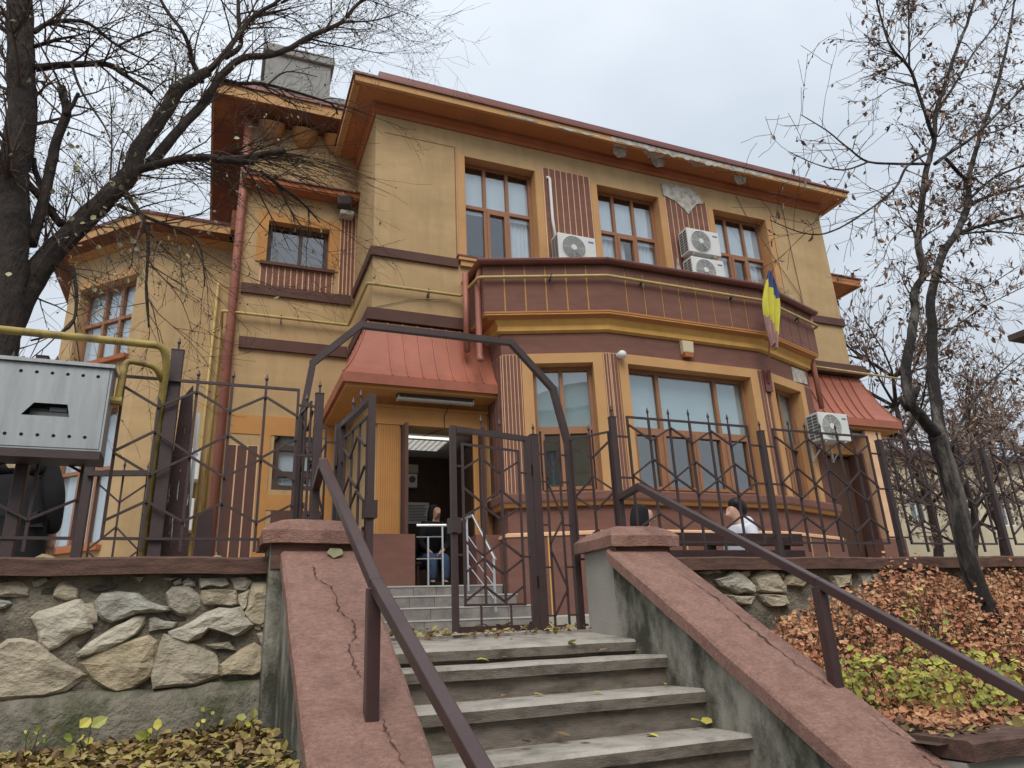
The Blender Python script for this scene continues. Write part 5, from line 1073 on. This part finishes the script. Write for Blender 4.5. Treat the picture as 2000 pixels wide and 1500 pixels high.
def twig(mb, p, d, l, r, lvl, cfg, lv):
    """a wandering twig that forks; every twig is a tapering tube"""
    n = 5 if lvl >= 2 else 4; path = [Vector(p)]; d = Vector(d).normalized(); dirs = [d.copy()]
    for i in range(n):
        d = (d+rv(cfg['wob'])+Vector((0, 0, cfg['grav']))*(1 if lvl < 2 else .5)).normalized(); path.append(path[-1]+d*l/n); dirs.append(d.copy())
    rad = [max(cfg['rmin'], r*(1-.72*i/n)) for i in range(n+1)]
    mb.tube(path, rad, 5 if r > .012 else 3, False)
    if lvl > 0:
        m = max(1, int(cfg['kids']*(.6+.8*random.random())*(1 if lvl > 1 else .85)))
        for k in range(m):
            t = random.uniform(.22, 1); i = min(n-1, int(t*n)); q = path[i].lerp(path[i+1], t*n-i); b = dirs[i]
            s = b.cross(rv()); s = s.normalized() if s.length > .01 else b.orthogonal(); a = random.uniform(*cfg['ang'])
            twig(mb, q, b*math.cos(a)+s*math.sin(a)+Vector((0, 0, cfg['up'])), l*random.uniform(.38, .68), max(cfg['rmin'], rad[i]*.6), lvl-1, cfg, lv)
    if lv and lvl <= 1:
        for k in range(cfg['nl']):
            if random.random() < cfg['pl']:
                t = random.random(); i = min(n-1, int(t*n)); q = path[i].lerp(path[i+1], t*n-i); ll = random.uniform(*cfg['ll'])
                lv.add(q, Vector((random.gauss(0, .5), random.gauss(0, .5), cfg['ld']+random.gauss(0, .35))), ll, ll*random.uniform(.35, .6))
    if cfg.get('buds') and random.random() < cfg['buds']:
        for i in range(1, n+1):
            if random.random() < .4: mb.tube([path[i]-dirs[i]*.008, path[i]+rv(.004), path[i]+dirs[i]*.010], [.002, .008, .002], 4, False)
def limb(mb, pix, Y0, Y1, r0, r1, n=10):
    """main limb: pixels with a distance from Y0 to Y1, radii in metres, smoothed"""
    k = len(pix); ctl = [P(x, y, Y0+(Y1-Y0)*i/(k-1)) for i, (x, y) in enumerate(pix)]; path = []
    for i in range(k-1):
        p0, p1, p2, p3 = ctl[max(0, i-1)], ctl[i], ctl[i+1], ctl[min(k-1, i+2)]
        for j in range(4):
            t = j/4; path.append(.5*((2*p1)+(p2-p0)*t+(2*p0-5*p1+4*p2-p3)*t*t+(3*p1-p0-3*p2+p3)*t**3))
    path.append(ctl[-1]); m = len(path)
    path = [p+rv(r0*.05) for p in path]
    rad = [(r0+(r1-r0)*i/(m-1))*(1+.10*noise.noise(path[i]*3)) for i in range(m)]
    mb.tube(path, rad, n if r0 > .03 else 6); return path, rad
def sprout(mb, path, rad, cnt, lr, lvl, cfg, lv, t0=.1, dirb=(0, 0, 0), rmax=.02):
    m = len(path)-1
    for k in range(cnt):
        t = random.uniform(t0, 1)*m; i = min(m-1, int(t)); p = path[i].lerp(path[i+1], t-i); b = (path[i+1]-path[i]).normalized()
        s = b.cross(rv()); s = s.normalized() if s.length > .01 else b.orthogonal(); a = random.uniform(*cfg['ang'])
        twig(mb, p, b*math.cos(a)+s*math.sin(a)+Vector(dirb)+Vector((0, 0, cfg['up'])), random.uniform(*lr), min(rmax, rad[i]*.55), lvl, cfg, lv)

# ---- the big bare tree in front of the left wing
random.seed(3)
tr = thing('bare_tree', 'big dark bare tree with pruned limbs in front of the left wing', 'tree', P(15, 1210, 6.4))
mb = MB(); tm = MB(); lv = Leaves()
c1 = dict(wob=.12, grav=-.02, kids=5, ang=(.3, 1.1), up=.12, rmin=.0015, nl=1, pl=.10, ll=(.035, .06), ld=-.7, buds=.22)
base = P(8, 1215, 6.4)
L0 = [(-110, 1225), (-85, 1000), (-45, 830), (-8, 700), (14, 590), (24, 470), (24, 385), (32, 315), (44, 210), (41, 100), (40, 0), (42, -160)]
a, ra = limb(mb, L0, 6.4, 6.3, .15, .098, 14); tpath = (a, ra)
LIMBS = [([(-8, 700), (40, 590), (88, 507), (175, 420), (245, 350), (273, 290), (315, 228), (350, 175), (382, 154), (405, 140)], 6.4, 6.9, .112, .052),
 ([(405, 140), (430, 115), (470, 63), (500, 28), (546, 0), (590, -50)], 6.9, 6.9, .036, .016),
 ([(290, 320), (308, 305), (350, 252), (402, 196), (427, 154), (472, 115), (525, 108), (567, 94), (609, 70), (665, 45), (700, 7), (760, -30)], 6.7, 7.2, .056, .017),
 ([(230, 360), (262, 335), (297, 325), (350, 311), (402, 308), (450, 312), (500, 305), (556, 294)], 6.6, 6.6, .045, .034),
 ([(402, 308), (450, 314), (497, 318)], 6.6, 6.5, .035, .03),
 ([(60, 480), (87, 385), (100, 320), (112, 270), (130, 222), (124, 190), (120, 168)], 6.4, 6.3, .045, .035), ([(128, 224), (142, 205), (153, 183)], 6.3, 6.3, .022, .018),
 ([(-30, 280), (0, 305), (70, 375), (120, 440)], 6.2, 6.5, .03, .035), ([(98, 420), (80, 367), (68, 330), (65, 308)], 6.45, 6.4, .028, .022),
 ([(70, 133), (140, 126), (210, 126), (245, 147), (297, 182)], 6.3, 6.0, .036, .014), ([(66, 63), (105, 42), (171, 45), (230, 90), (290, 120)], 6.3, 6.6, .024, .008),
 ([(66, 91), (110, 78), (147, 70)], 6.3, 6.1, .022, .009), ([(395, 161), (374, 115), (371, 95), (357, 63), (322, 14), (300, -30)], 6.9, 6.6, .032, .014),
 ([(440, 112), (469, 90), (467, 50), (465, 0), (468, -60)], 6.9, 7.1, .032, .016), ([(427, 154), (470, 163), (514, 164), (595, 185), (647, 203), (660, 224)], 6.9, 7.4, .026, .01),
 ([(508, 334), (547, 363), (583, 390), (609, 416), (625, 435)], 6.6, 6.9, .022, .006), ([(240, 370), (275, 420), (290, 470), (285, 560), (290, 640)], 6.6, 6.4, .03, .006),
 ([(230, 400), (300, 430), (350, 450), (390, 480), (400, 560)], 6.6, 6.5, .022, .005), ([(30, 560), (10, 640), (0, 700)], 6.4, 6.4, .1, .1),
 ([(560, 96), (610, 66), (670, 45), (730, 40), (780, 25)], 7.1, 7.4, .018, .006), ([(600, 75), (650, 86), (710, 98), (760, 108)], 7.1, 7.5, .014, .004), ([(550, 5), (610, -20), (690, -10), (760, 15)], 6.9, 7.2, .016, .005),
 ([(140, 126), (160, 180), (200, 240), (215, 270)], 6.2, 6.0, .014, .005), ([(230, 90), (300, 60), (350, 80)], 6.5, 6.7, .012, .004), ([(140, 520), (150, 580), (135, 640), (60, 665)], 6.5, 6.3, .02, .008), ([(520, 168), (560, 140), (620, 150)], 7, 7.2, .012, .004)]
paths = []
for pix, ya, yb, r0, r1 in LIMBS: paths.append(limb(mb, pix, ya, yb, r0, r1, 10))
obj('trunk', mb, BARK, tr, smooth=True)
sprout(tm, *tpath, 40, (.4, .9), 2, c1, lv, .5)
cnt = [26, 16, 34, 8, 6, 5, 4, 8, 6, 14, 14, 8, 14, 14, 16, 8, 16, 14, 0, 18, 16, 16, 7, 7, 5, 6]
for (pp, rr), c in zip(paths, cnt): sprout(tm, pp, rr, int(c*.8), (.35, 1.15), 2, c1, lv, .12, rmax=.012)
c2 = dict(c1, wob=.09, grav=-.05, kids=3, up=0, ang=(.15, .6), pl=.3, buds=.15)
for k in range(60):                       # whips springing from the pruned limb, drooping to the right
    i = random.randint(8, len(paths[3][0])-2); p = paths[3][0][i]; twig(tm, p, Vector((.9, random.gauss(.05, .35), random.gauss(-.02, .22))), random.uniform(.5, 1.45), .006, 1, c2, lv)
for k in range(24): p = paths[0][0][random.randint(8, 16)]; twig(tm, p, Vector((.5, random.gauss(-.2, .4), random.gauss(-.35, .3))), random.uniform(.4, 1.0), .007, 2, c2, lv)
for k in range(26): p = paths[0][0][random.randint(6, 22)]; twig(tm, p, Vector((random.gauss(0, .4), random.gauss(-.1, .4), .7)), random.uniform(.4, 1.0), .008, 2, c1, lv)
obj('twigs', tm, TWIG, tr, fix=False)
for k in range(46):
    x, y = random.gauss(190, 100), random.gauss(395, 90); p = P(x, y, random.uniform(5.9, 6.6)); l = random.uniform(.035, .058); lv.add(p, (random.gauss(0, .6), random.gauss(0, .4), -.5), l, l*.8, .1, n=(random.gauss(0, .5), -1, random.gauss(0, .5)))
lv.build('leaves', PALL, tr)

# ---- the slanting tree by the shrub bed
random.seed(9)
t2 = thing('leaning_tree', 'slender leaning tree with a few dry leaves growing from the shrub bed', 'tree', P(1965, 1330, 3.75))
mb = MB(); tm = MB(); lv = Leaves()
c3 = dict(wob=.13, grav=-.02, kids=5, ang=(.35, 1.1), up=.05, rmin=.0018, nl=2, pl=.14, ll=(.034, .07), ld=-.9, buds=.1)
TY = 3.75
LIMBS = [([(1985, 1400), (1962, 1310), (1930, 1200), (1892, 1100), (1868, 980), (1846, 900), (1828, 850)], TY, TY, .070, .064),
 ([(1828, 850), (1800, 815), (1780, 790), (1770, 740), (1772, 700), (1780, 660), (1788, 600), (1784, 575), (1804, 532), (1794, 480), (1800, 400), (1812, 320), (1824, 280), (1828, 220), (1840, 180), (1860, 120), (1888, 48), (1904, 0), (1930, -80)], TY, TY-.3, .046, .010),
 ([(1836, 880), (1834, 830), (1822, 740), (1820, 640), (1818, 580), (1840, 500), (1872, 448), (1892, 392), (1892, 348), (1916, 260), (1940, 192), (1960, 120), (1976, 40), (1990, -60)], TY, TY+.4, .050, .011),
 ([(1824, 270), (1816, 248), (1796, 188), (1776, 132), (1740, 92), (1720, 32), (1705, -30)], TY-.2, TY-.4, .020, .006), ([(1776, 132), (1775, 60), (1774, 0), (1772, -50)], TY-.3, TY-.3, .011, .005),
 ([(1816, 320), (1760, 320), (1696, 316), (1660, 292), (1616, 256), (1564, 224)], TY-.2, TY-.5, .014, .003), ([(1696, 316), (1648, 332), (1592, 320), (1540, 296)], TY-.35, TY-.6, .008, .0025),
 ([(1810, 300), (1772, 324), (1748, 368), (1688, 416), (1624, 452), (1572, 456), (1504, 430)], TY-.2, TY-.6, .013, .003), ([(1892, 400), (1940, 380), (2000, 362), (2060, 340)], TY+.2, TY+.1, .018, .010),
 ([(1872, 455), (1920, 440), (2000, 420), (2060, 400)], TY+.2, TY+.3, .020, .012), ([(1868, 458), (1935, 452), (2000, 458)], TY+.2, TY, .012, .006), ([(1898, 385), (1940, 348), (2000, 322), (2050, 300)], TY+.3, TY+.5, .016, .009),
 ([(1826, 320), (1860, 295), (1900, 268), (1950, 220), (2000, 168), (2050, 110)], TY-.2, TY, .018, .01), ([(1832, 215), (1868, 160), (1904, 100), (1950, 40), (1975, -20)], TY-.2, TY-.2, .013, .006),
 ([(1848, 310), (1880, 345), (1905, 350)], TY, TY+.2, .016, .02), ([(1916, 262), (1950, 255), (2000, 230), (2040, 200)], TY+.3, TY+.2, .011, .005), ([(1820, 640), (1860, 640), (1920, 600), (2000, 560)], TY+.1, TY, .008, .004),
 ([(1790, 480), (1810, 450), (1780, 440), (1740, 470), (1725, 510)], TY-.25, TY-.4, .006, .0025), ([(1845, 900), (1890, 800), (1940, 740), (2000, 690)], TY, TY+.3, .012, .005), ([(1800, 530), (1840, 540), (1900, 570), (1990, 520)], TY, TY, .008, .004)]
paths = [limb(mb, *l) for l in LIMBS]
mb.tube([P(1775, 800, TY)+Vector((0, 0, 0)), P(1757, 775, TY)], [.03, .022], 8); mb.tube([P(1782, 780, TY), P(1792, 758, TY-.02)], [.03, .025], 8)
obj('trunk', mb, BAR2, t2, smooth=True)
cnt = [0, 46, 46, 30, 15, 12, 8, 15, 12, 12, 10, 12, 18, 15, 5, 12, 11, 7, 12, 10]
for i, ((pp, rr), c) in enumerate(zip(paths, cnt)): sprout(tm, pp, rr, c, (.16, .5), 2 if i not in (5, 6, 7) else 1, c3, lv, .35 if i in (1, 2) else .15, rmax=.008)
obj('twigs', tm, TWIG, t2, fix=False); lv.build('leaves', DRYL, t2)

# ---- trees in the yard beyond
def far_tree(label, x, y, h, cr, seed, leaves=1.0, nb=26):
    random.seed(seed); t = thing('yard_tree', label, 'tree', (x, y, 0), 'trees in the yard beyond the fence'); mb = MB(); tm = MB(); lv = Leaves()
    cf = dict(wob=.15, grav=.0, kids=5, ang=(.3, 1.0), up=.12, rmin=.009, nl=4, pl=.62*leaves, ll=(.10, .22), ld=-.5)
    tp = [Vector((x+.25*math.sin(i*1.1+seed), y+.2*math.cos(i+seed), h*.62*i/7)) for i in range(8)]; rd = [.17-.016*i for i in range(8)]
    mb.tube(tp, rd, 10)
    for k in range(nb):
        i = random.randint(3, 7); p = tp[i]; a = random.uniform(0, 6.283); u = random.uniform(.25, 1.2); d = Vector((math.cos(a), math.sin(a), u)).normalized(); l = cr*random.uniform(.55, 1.0); q = [p]
        for j in range(5): d = (d+rv(.12)+Vector((0, 0, .06))).normalized(); q.append(q[-1]+d*l/5)
        rr = [.055*(1-.16*j) for j in range(6)]; mb.tube(q, rr, 6, False); sprout(tm, q, rr, 9, (cr*.2, cr*.45), 1, cf, lv, .2, rmax=.02)
    obj('trunk', mb, BARK, t, smooth=True, fix=False); obj('twigs', tm, TWIF, t, fix=False); lv.build('leaves', BGL, t)
far_tree('dense yard tree with brownish leaves right of the house corner', 20.6, 16, 12.4, 4.2, 31, .8, 36)
far_tree('lower yard tree with sparse brown leaves behind the leaning tree', 25.8, 17.5, 10.5, 3.6, 37, .7, 18)
far_tree('bare-branched yard tree in front of the pale building', 18.6, 13.2, 6.0, 2.2, 41, .4, 10)
far_tree('yard tree with brownish leaves before the far building', 31, 18, 8.6, 4.0, 43, .7, 16)

# ================================================================ SHRUBS AND LEAVES
def leafmass(name, m, n, sampler, ll, parent=None, flat=.5, wk=.75):
    lv = Leaves()
    for k in range(n):
        p = sampler()
        if p is None: continue
        l = random.uniform(*ll); lv.add(p, (random.gauss(0, 1), random.gauss(-.2, .8), random.gauss(-.35, .6)), l, l*random.uniform(.55, .9)*wk/.75, .14, n=(random.gauss(-.2, flat), random.gauss(-.8, flat), random.gauss(.8, flat)))
    return lv.build(name, m, parent)
random.seed(17)
def hz(x, y):                             # height of the shrub canopy above the bed
    e = max(0, min(1, (y-3.0)/1.15)); b = .15+.52*e*e*(3-2*e)+(.05+.09*e)*noise.noise(Vector((x*1.7, y*1.7, 0)))+(.05+.08*e)*noise.noise(Vector((x*4.5, y*4.5, 3)))
    return max(.05, b*min(1, max(.12, .12+(x-2.95)*.55))*min(1, max(.25, (y-2.45)*1.1)))
def samp_o():
    x = random.uniform(2.92, 9.2); y = random.uniform(2.5, 4.33)
    if noise.noise(Vector((x*4.2, y*4.2, 8))) < -.20+random.uniform(-.1, .1): return None
    t = 1-abs(random.gauss(0, .34))+random.uniform(-.02, .08); return Vector((x, y, RB(x, y)+max(0, t)*hz(x, y)))
hs = thing('shrub_bed', 'low autumn shrubs with rusty orange leaves covering the bed below the wall', 'shrubs', (5, 3.4, -.45)); tag(hs, kind='stuff')
tag(leafmass('leaves', SHRO, 27000, samp_o, (.018, .046), hs), kind='stuff')
lv = Leaves(); q = MB()                    # upright sprigs that stand out of the mass
for k in range(1900):
    x, y = random.uniform(3.2, 9), random.uniform(2.7, 4.3); z = RB(x, y)+hz(x, y)*.6; h = random.uniform(.10, .30)*min(1, .35+.7*(y-2.7))*min(1, .25+.6*(x-3.2)); p = Vector((x, y, z)); d = Vector((random.gauss(0, .2), random.gauss(-.12, .2), 1)).normalized()
    q.tube([p, p+d*h*.5, p+d*h], [.0025, .002, .001], 3, False)
    for j in range(9): l = random.uniform(.02, .042); lv.add(p+d*h*random.uniform(.3, 1.02), (random.gauss(0, 1), random.gauss(-.3, .8), random.gauss(.1, .5)), l, l*.75, .12, n=(random.gauss(0, .6), -.7, random.gauss(.6, .5)))
tag(lv.build('leaves', SHRO, hs), kind='stuff'); tag(obj('stems', q, TWIG, hs, fix=False), kind='stuff')
q = MB()
for k in range(900):
    x, y = random.uniform(2.95, 9), random.uniform(2.5, 4.3); p = Vector((x, y, RB(x, y)-.02)); h = hz(x, y)*random.uniform(.8, 1.15); q.tube([p, p+Vector((random.gauss(0, .06), random.gauss(0, .06), h*.55)), p+Vector((random.gauss(0, .12), random.gauss(0, .12), h))], [.004, .003, .0015], 3, False)
tag(obj('stems', q, TWIG, hs, fix=False), kind='stuff')
def bush(name, label, m, c, r, n, ll, hgt):
    t = thing(name, label, 'shrub', (c[0], c[1], RB(*c[:2])))
    def s():
        v = rv(); v.normalize(); k = random.uniform(.35, 1)**.6; p = Vector((c[0]+v.x*r*k, c[1]+v.y*r*.7*k, RB(*c[:2])+hgt*(.5+.5*v.z*k)*(1+.3*noise.noise(v*2+Vector(c[:2]+(0,))))))
        return p if noise.noise(p*5) > -.22 else None
    leafmass('leaves', m, n, s, ll, t); q = MB()
    for k in range(9): p = Vector((c[0]+random.gauss(0, r*.25), c[1]+random.gauss(0, r*.2), RB(*c[:2])-.02)); q.tube([p, p+Vector((random.gauss(0, r*.3), random.gauss(0, r*.3), hgt*.6)), p+Vector((random.gauss(0, r*.5), random.gauss(0, r*.5), hgt))], [.003, .0025, .0015], 4, False)
    obj('stems', q, TWIG, t, fix=False)
random.seed(23)
bush('lime_shrub', 'lime green and yellow shrub at the foot of the orange shrubs', SHRY, (3.55, 2.8), .40, 800, (.018, .05), .32)
bush('lime_shrub', 'small yellow shrub close to the handrail post', SHRY, (3.20, 3.05), .22, 300, (.018, .048), .30)
bush('lime_shrub', 'thin yellow-leaved shrub rising among the orange shrubs', SHRY, (4.1, 3.35), .18, 170, (.02, .045), .62)
bush('lime_shrub', 'straggly yellow shrub above the low street wall', SHRY, (4.2, 2.62), .3, 150, (.02, .045), .18)
bush('lime_shrub', 'small lime shrub left of the leaning trunk foot', SHRY, (4.7, 2.95), .2, 70, (.02, .045), .24)
bush('red_shrub', 'bright red-leaved shrub beside the leaning trunk', SHRR, (5.45, 3.45), .2, 300, (.025, .05), .5)
random.seed(29)
def litter(x0, x1, y0, y1, fz, n, lab, name='fallen_leaves', ll=(.03, .07), bias=None):
    lv = Leaves()
    for k in range(n):
        x, y = random.uniform(x0, x1), random.uniform(y0, y1)
        if bias and random.random() > bias(x, y): continue
        l = random.uniform(*ll); lv.add((x, y, fz(x, y)+random.uniform(.003, .03)), (random.gauss(0, 1), random.gauss(0, 1), random.gauss(.05, .35)), l, l*random.uniform(.45, .8), .16, n=(random.gauss(0, .5), random.gauss(0, .5), 1))
    o = lv.build(name, LITO); tag(o, lab, 'fallen leaves', kind='stuff'); return o
litter(-3, .33, 2.4, 4.28, lambda x, y: LB(x, y)+.02*max(0, noise.noise(Vector((x*3, y*3, 1)))), 9500, 'yellow and brown leaf litter under the fieldstone wall', ll=(.022, .058))
litter(2.9, 8, 2.4, 3.3, RB, 2600, 'brown leaf litter along the low street wall', ll=(.025, .06))
litter(1.0, 2.42, 4.30, 4.9, lambda x, y: -.035+.06*(y-4.02)/.64, 260, 'yellow-green fallen leaves gathered under the gate', ll=(.03, .06), bias=lambda x, y: .3+.7*(y > 4.5))
litter(.8, 5, 4.95, 8.6, lambda x, y: .025, 300, 'scattered leaves on the yard paving', ll=(.03, .06))
# single leaves lying on the stairs and walls
def one_leaf(px, py, Y, l, ang, m, lab):
    lv = Leaves(); p = P(px, py, Y); lv.add(p+Vector((0, 0, .006)), (math.cos(ang), math.sin(ang), .06), l, l*.72, .12, n=(.1, -.1, 1)); o = lv.build('fallen_leaf', m); tag(o, lab, 'leaf', 'single leaves on stairs and walls')
SL_ = 'single yellowish leaf lying on the %s'
for px, py, i in ((1000, 1287, 1), (930, 1291, 1), (1240, 1272, 1), (1170, 1273, 1), (1180, 1356, 2), (990, 1360, 2), (1063, 1360, 2), (1348, 1338, 2), (1305, 1338, 2), (1115, 1440, 3), (1145, 1446, 3), (1262, 1438, 3), (1370, 1410, 3), (1380, 1417, 3), (1110, 1258, 0), (1230, 1245, 0), (800, 1300, 1), (815, 1302, 1), (1030, 1452, 3)):
    z = nos[i][1]; d = P(px, py, 1); Y = z/d.z if d.z < -.004 else nos[i][0]+.1; Y = min(max(Y, nos[i][0]+.02), nos[i][0]+.27); one_leaf(px, py, Y, random.uniform(.05, .08), random.uniform(0, 6.28), SHRY if random.random() < .7 else LITO, SL_ % ('top landing edge', 'first tread below the landing', 'second tread below the landing', 'third tread below the landing')[i])
x, y = onfl(660, 1085); lv = Leaves(); lv.add((x-.03, y-.05, FZ(y-.05)+.01), (.25, .85, .55), .12, .09, .1, n=(0, -.6, 1)); tag(lv.build('fallen_leaf', PALL), 'large olive leaf lying on the cracked coping near the pillar', 'leaf')
lv = Leaves(); lv.add((-.83, 4.33, .478), (.9, .2, .1), .10, .07, .1, n=(0, -.4, 1)); tag(lv.build('fallen_leaf', PALL), 'pale leaf lying on the wall coping below the person in black', 'leaf')
lv = Leaves(); lv.add((.0, 4.33, .478), (.9, .2, .1), .07, .05, .1, n=(0, -.4, 1)); tag(lv.build('fallen_leaf', PALL), 'small pale leaf on the wall coping beside the pillar', 'leaf')
def weed(px, py, Y, label, h, nl, s=1.0):
    p = P(px, py, Y); p.z = LB(p.x, p.y); t = thing('weed_plant', label, 'weed', p); q = MB(); lv = Leaves()
    for k in range(nl):
        d = Vector((random.gauss(0, .35), random.gauss(-.1, .3), 1)).normalized(); e = p+d*h*random.uniform(.4, 1); q.tube([p, (p+e)/2+rv(.01), e], .002, 3, False); l = random.uniform(.025, .05)*s; lv.add(e, (random.gauss(0, .6), random.gauss(-.3, .5), random.gauss(.4, .4)), l, l*.8, .1, n=(random.gauss(0, .4), -1, .6))
    obj('stems', q, TWIG, t, fix=False); lv.build('leaves', SHRY, t)
weed(165, 1490, 4.0, 'broad lime-leaved weed sprouting in the litter by the footing', .14, 6, 1.5); weed(60, 1470, 4.1, 'small thin weed against the mossy footing', .16, 9, .6); weed(290, 1480, 4.05, 'low lime weed in the middle of the leaf litter', .10, 8, 1.1); weed(400, 1420, 4.2, 'tiny yellow weed against the footing near the stair wall', .12, 5, .6); weed(480, 1440, 4.1, 'yellow-green weed near the stair wall foot', .1, 8, 1.0)

# ================================================================ BEYOND THE YARD
def far_house(label, x0, x1, y0, y1, h, eav, win, zb=0):
    t = thing('neighbour_house', label, 'house', ((x0+x1)/2, (y0+y1)/2, 0), 'houses beyond the yard'); q = MB(); f = Frame((x0, y0), (x1, y0)); hs_ = [w_ for w_ in win]
    obj('wall', wall(f, zb, h, hs_, .3), BGY, t); q = MB(); q.box(x0, x0+.3, y0+.301, y1, zb, h); q.box(x1-.3, x1, y0+.301, y1, zb, h); q.box(x0+.301, x1-.301, y1-.3, y1, zb, h); obj('rear_walls', q, BGY, t)
    q = MB(); a, b, c, d = x0-eav, x1+eav, y0-eav, y1+eav; rz = h+1.0; q.add([(a, c, h), (b, c, h), (b, d, h), (a, d, h), (a, c, h+.2), (b, c, h+.2), (b, d, h+.2), (a, d, h+.2), (a+3, (c+d)/2, rz), (b-3, (c+d)/2, rz)], [(3, 2, 1, 0), (0, 1, 5, 4), (1, 2, 6, 5), (2, 3, 7, 6), (3, 0, 4, 7), (4, 5, 9, 8), (5, 6, 9), (6, 7, 8, 9), (7, 4, 8)]); obj('roof', q, BGR, t, fix=False)
    for w_ in win: window(t, f, w_, (0, .5, 1), (0, 1), .15, .08, wm=WHT, gm=GLD)
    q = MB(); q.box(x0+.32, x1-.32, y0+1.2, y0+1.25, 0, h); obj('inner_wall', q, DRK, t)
far_house('pale ochre neighbour house seen through the fence behind the leaning tree', 20.5, 44, 23, 32, 7.0, .5, [(s, s+1.1, z, z+1.5) for s in (2.2, 5.2, 8.2, 11.2, 14.2, 17.2, 20.2) for z in (1.0, 3.9)])
far_house('neighbour house whose dark eave tip juts in beside the leaning tree', 24.65, 34, 6.5, 13.1, 8.45, .9, [(2, 3.2, 1, 2.6), (5, 6.2, 1, 2.6), (2, 3.2, 5, 6.6)])

def street_house():                        # across the street behind the camera; it shows only as reflections in the panes
    f = Frame((18, -13), (-4, -13)); t = thing('street_house', 'plain three-storey house across the street, mirrored in the window panes', 'house', (7, -16, -1.56))
    hs_ = [(s, s+1.3, z, z+1.7) for s in (1.6, 4.8, 8, 11.2, 14.4, 17.6) for z in (0, 3.3, 6.6)]
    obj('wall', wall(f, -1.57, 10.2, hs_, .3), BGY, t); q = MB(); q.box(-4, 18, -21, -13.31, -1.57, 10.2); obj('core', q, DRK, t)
    q = MB(); q.add([(-4.6, -12.4, 10.2), (18.6, -12.4, 10.2), (18.6, -21.6, 10.2), (-4.6, -21.6, 10.2), (0, -17, 13), (14, -17, 13)], [(0, 1, 5, 4), (1, 2, 5), (2, 3, 4, 5), (3, 0, 4), (3, 2, 1, 0)]); obj('roof', q, BGR, t, fix=False)
    for w_ in hs_: window(t, f, w_, (0, .5, 1), (0, 1), .15, .08, wm=WHT, gm=GLD)
street_house()
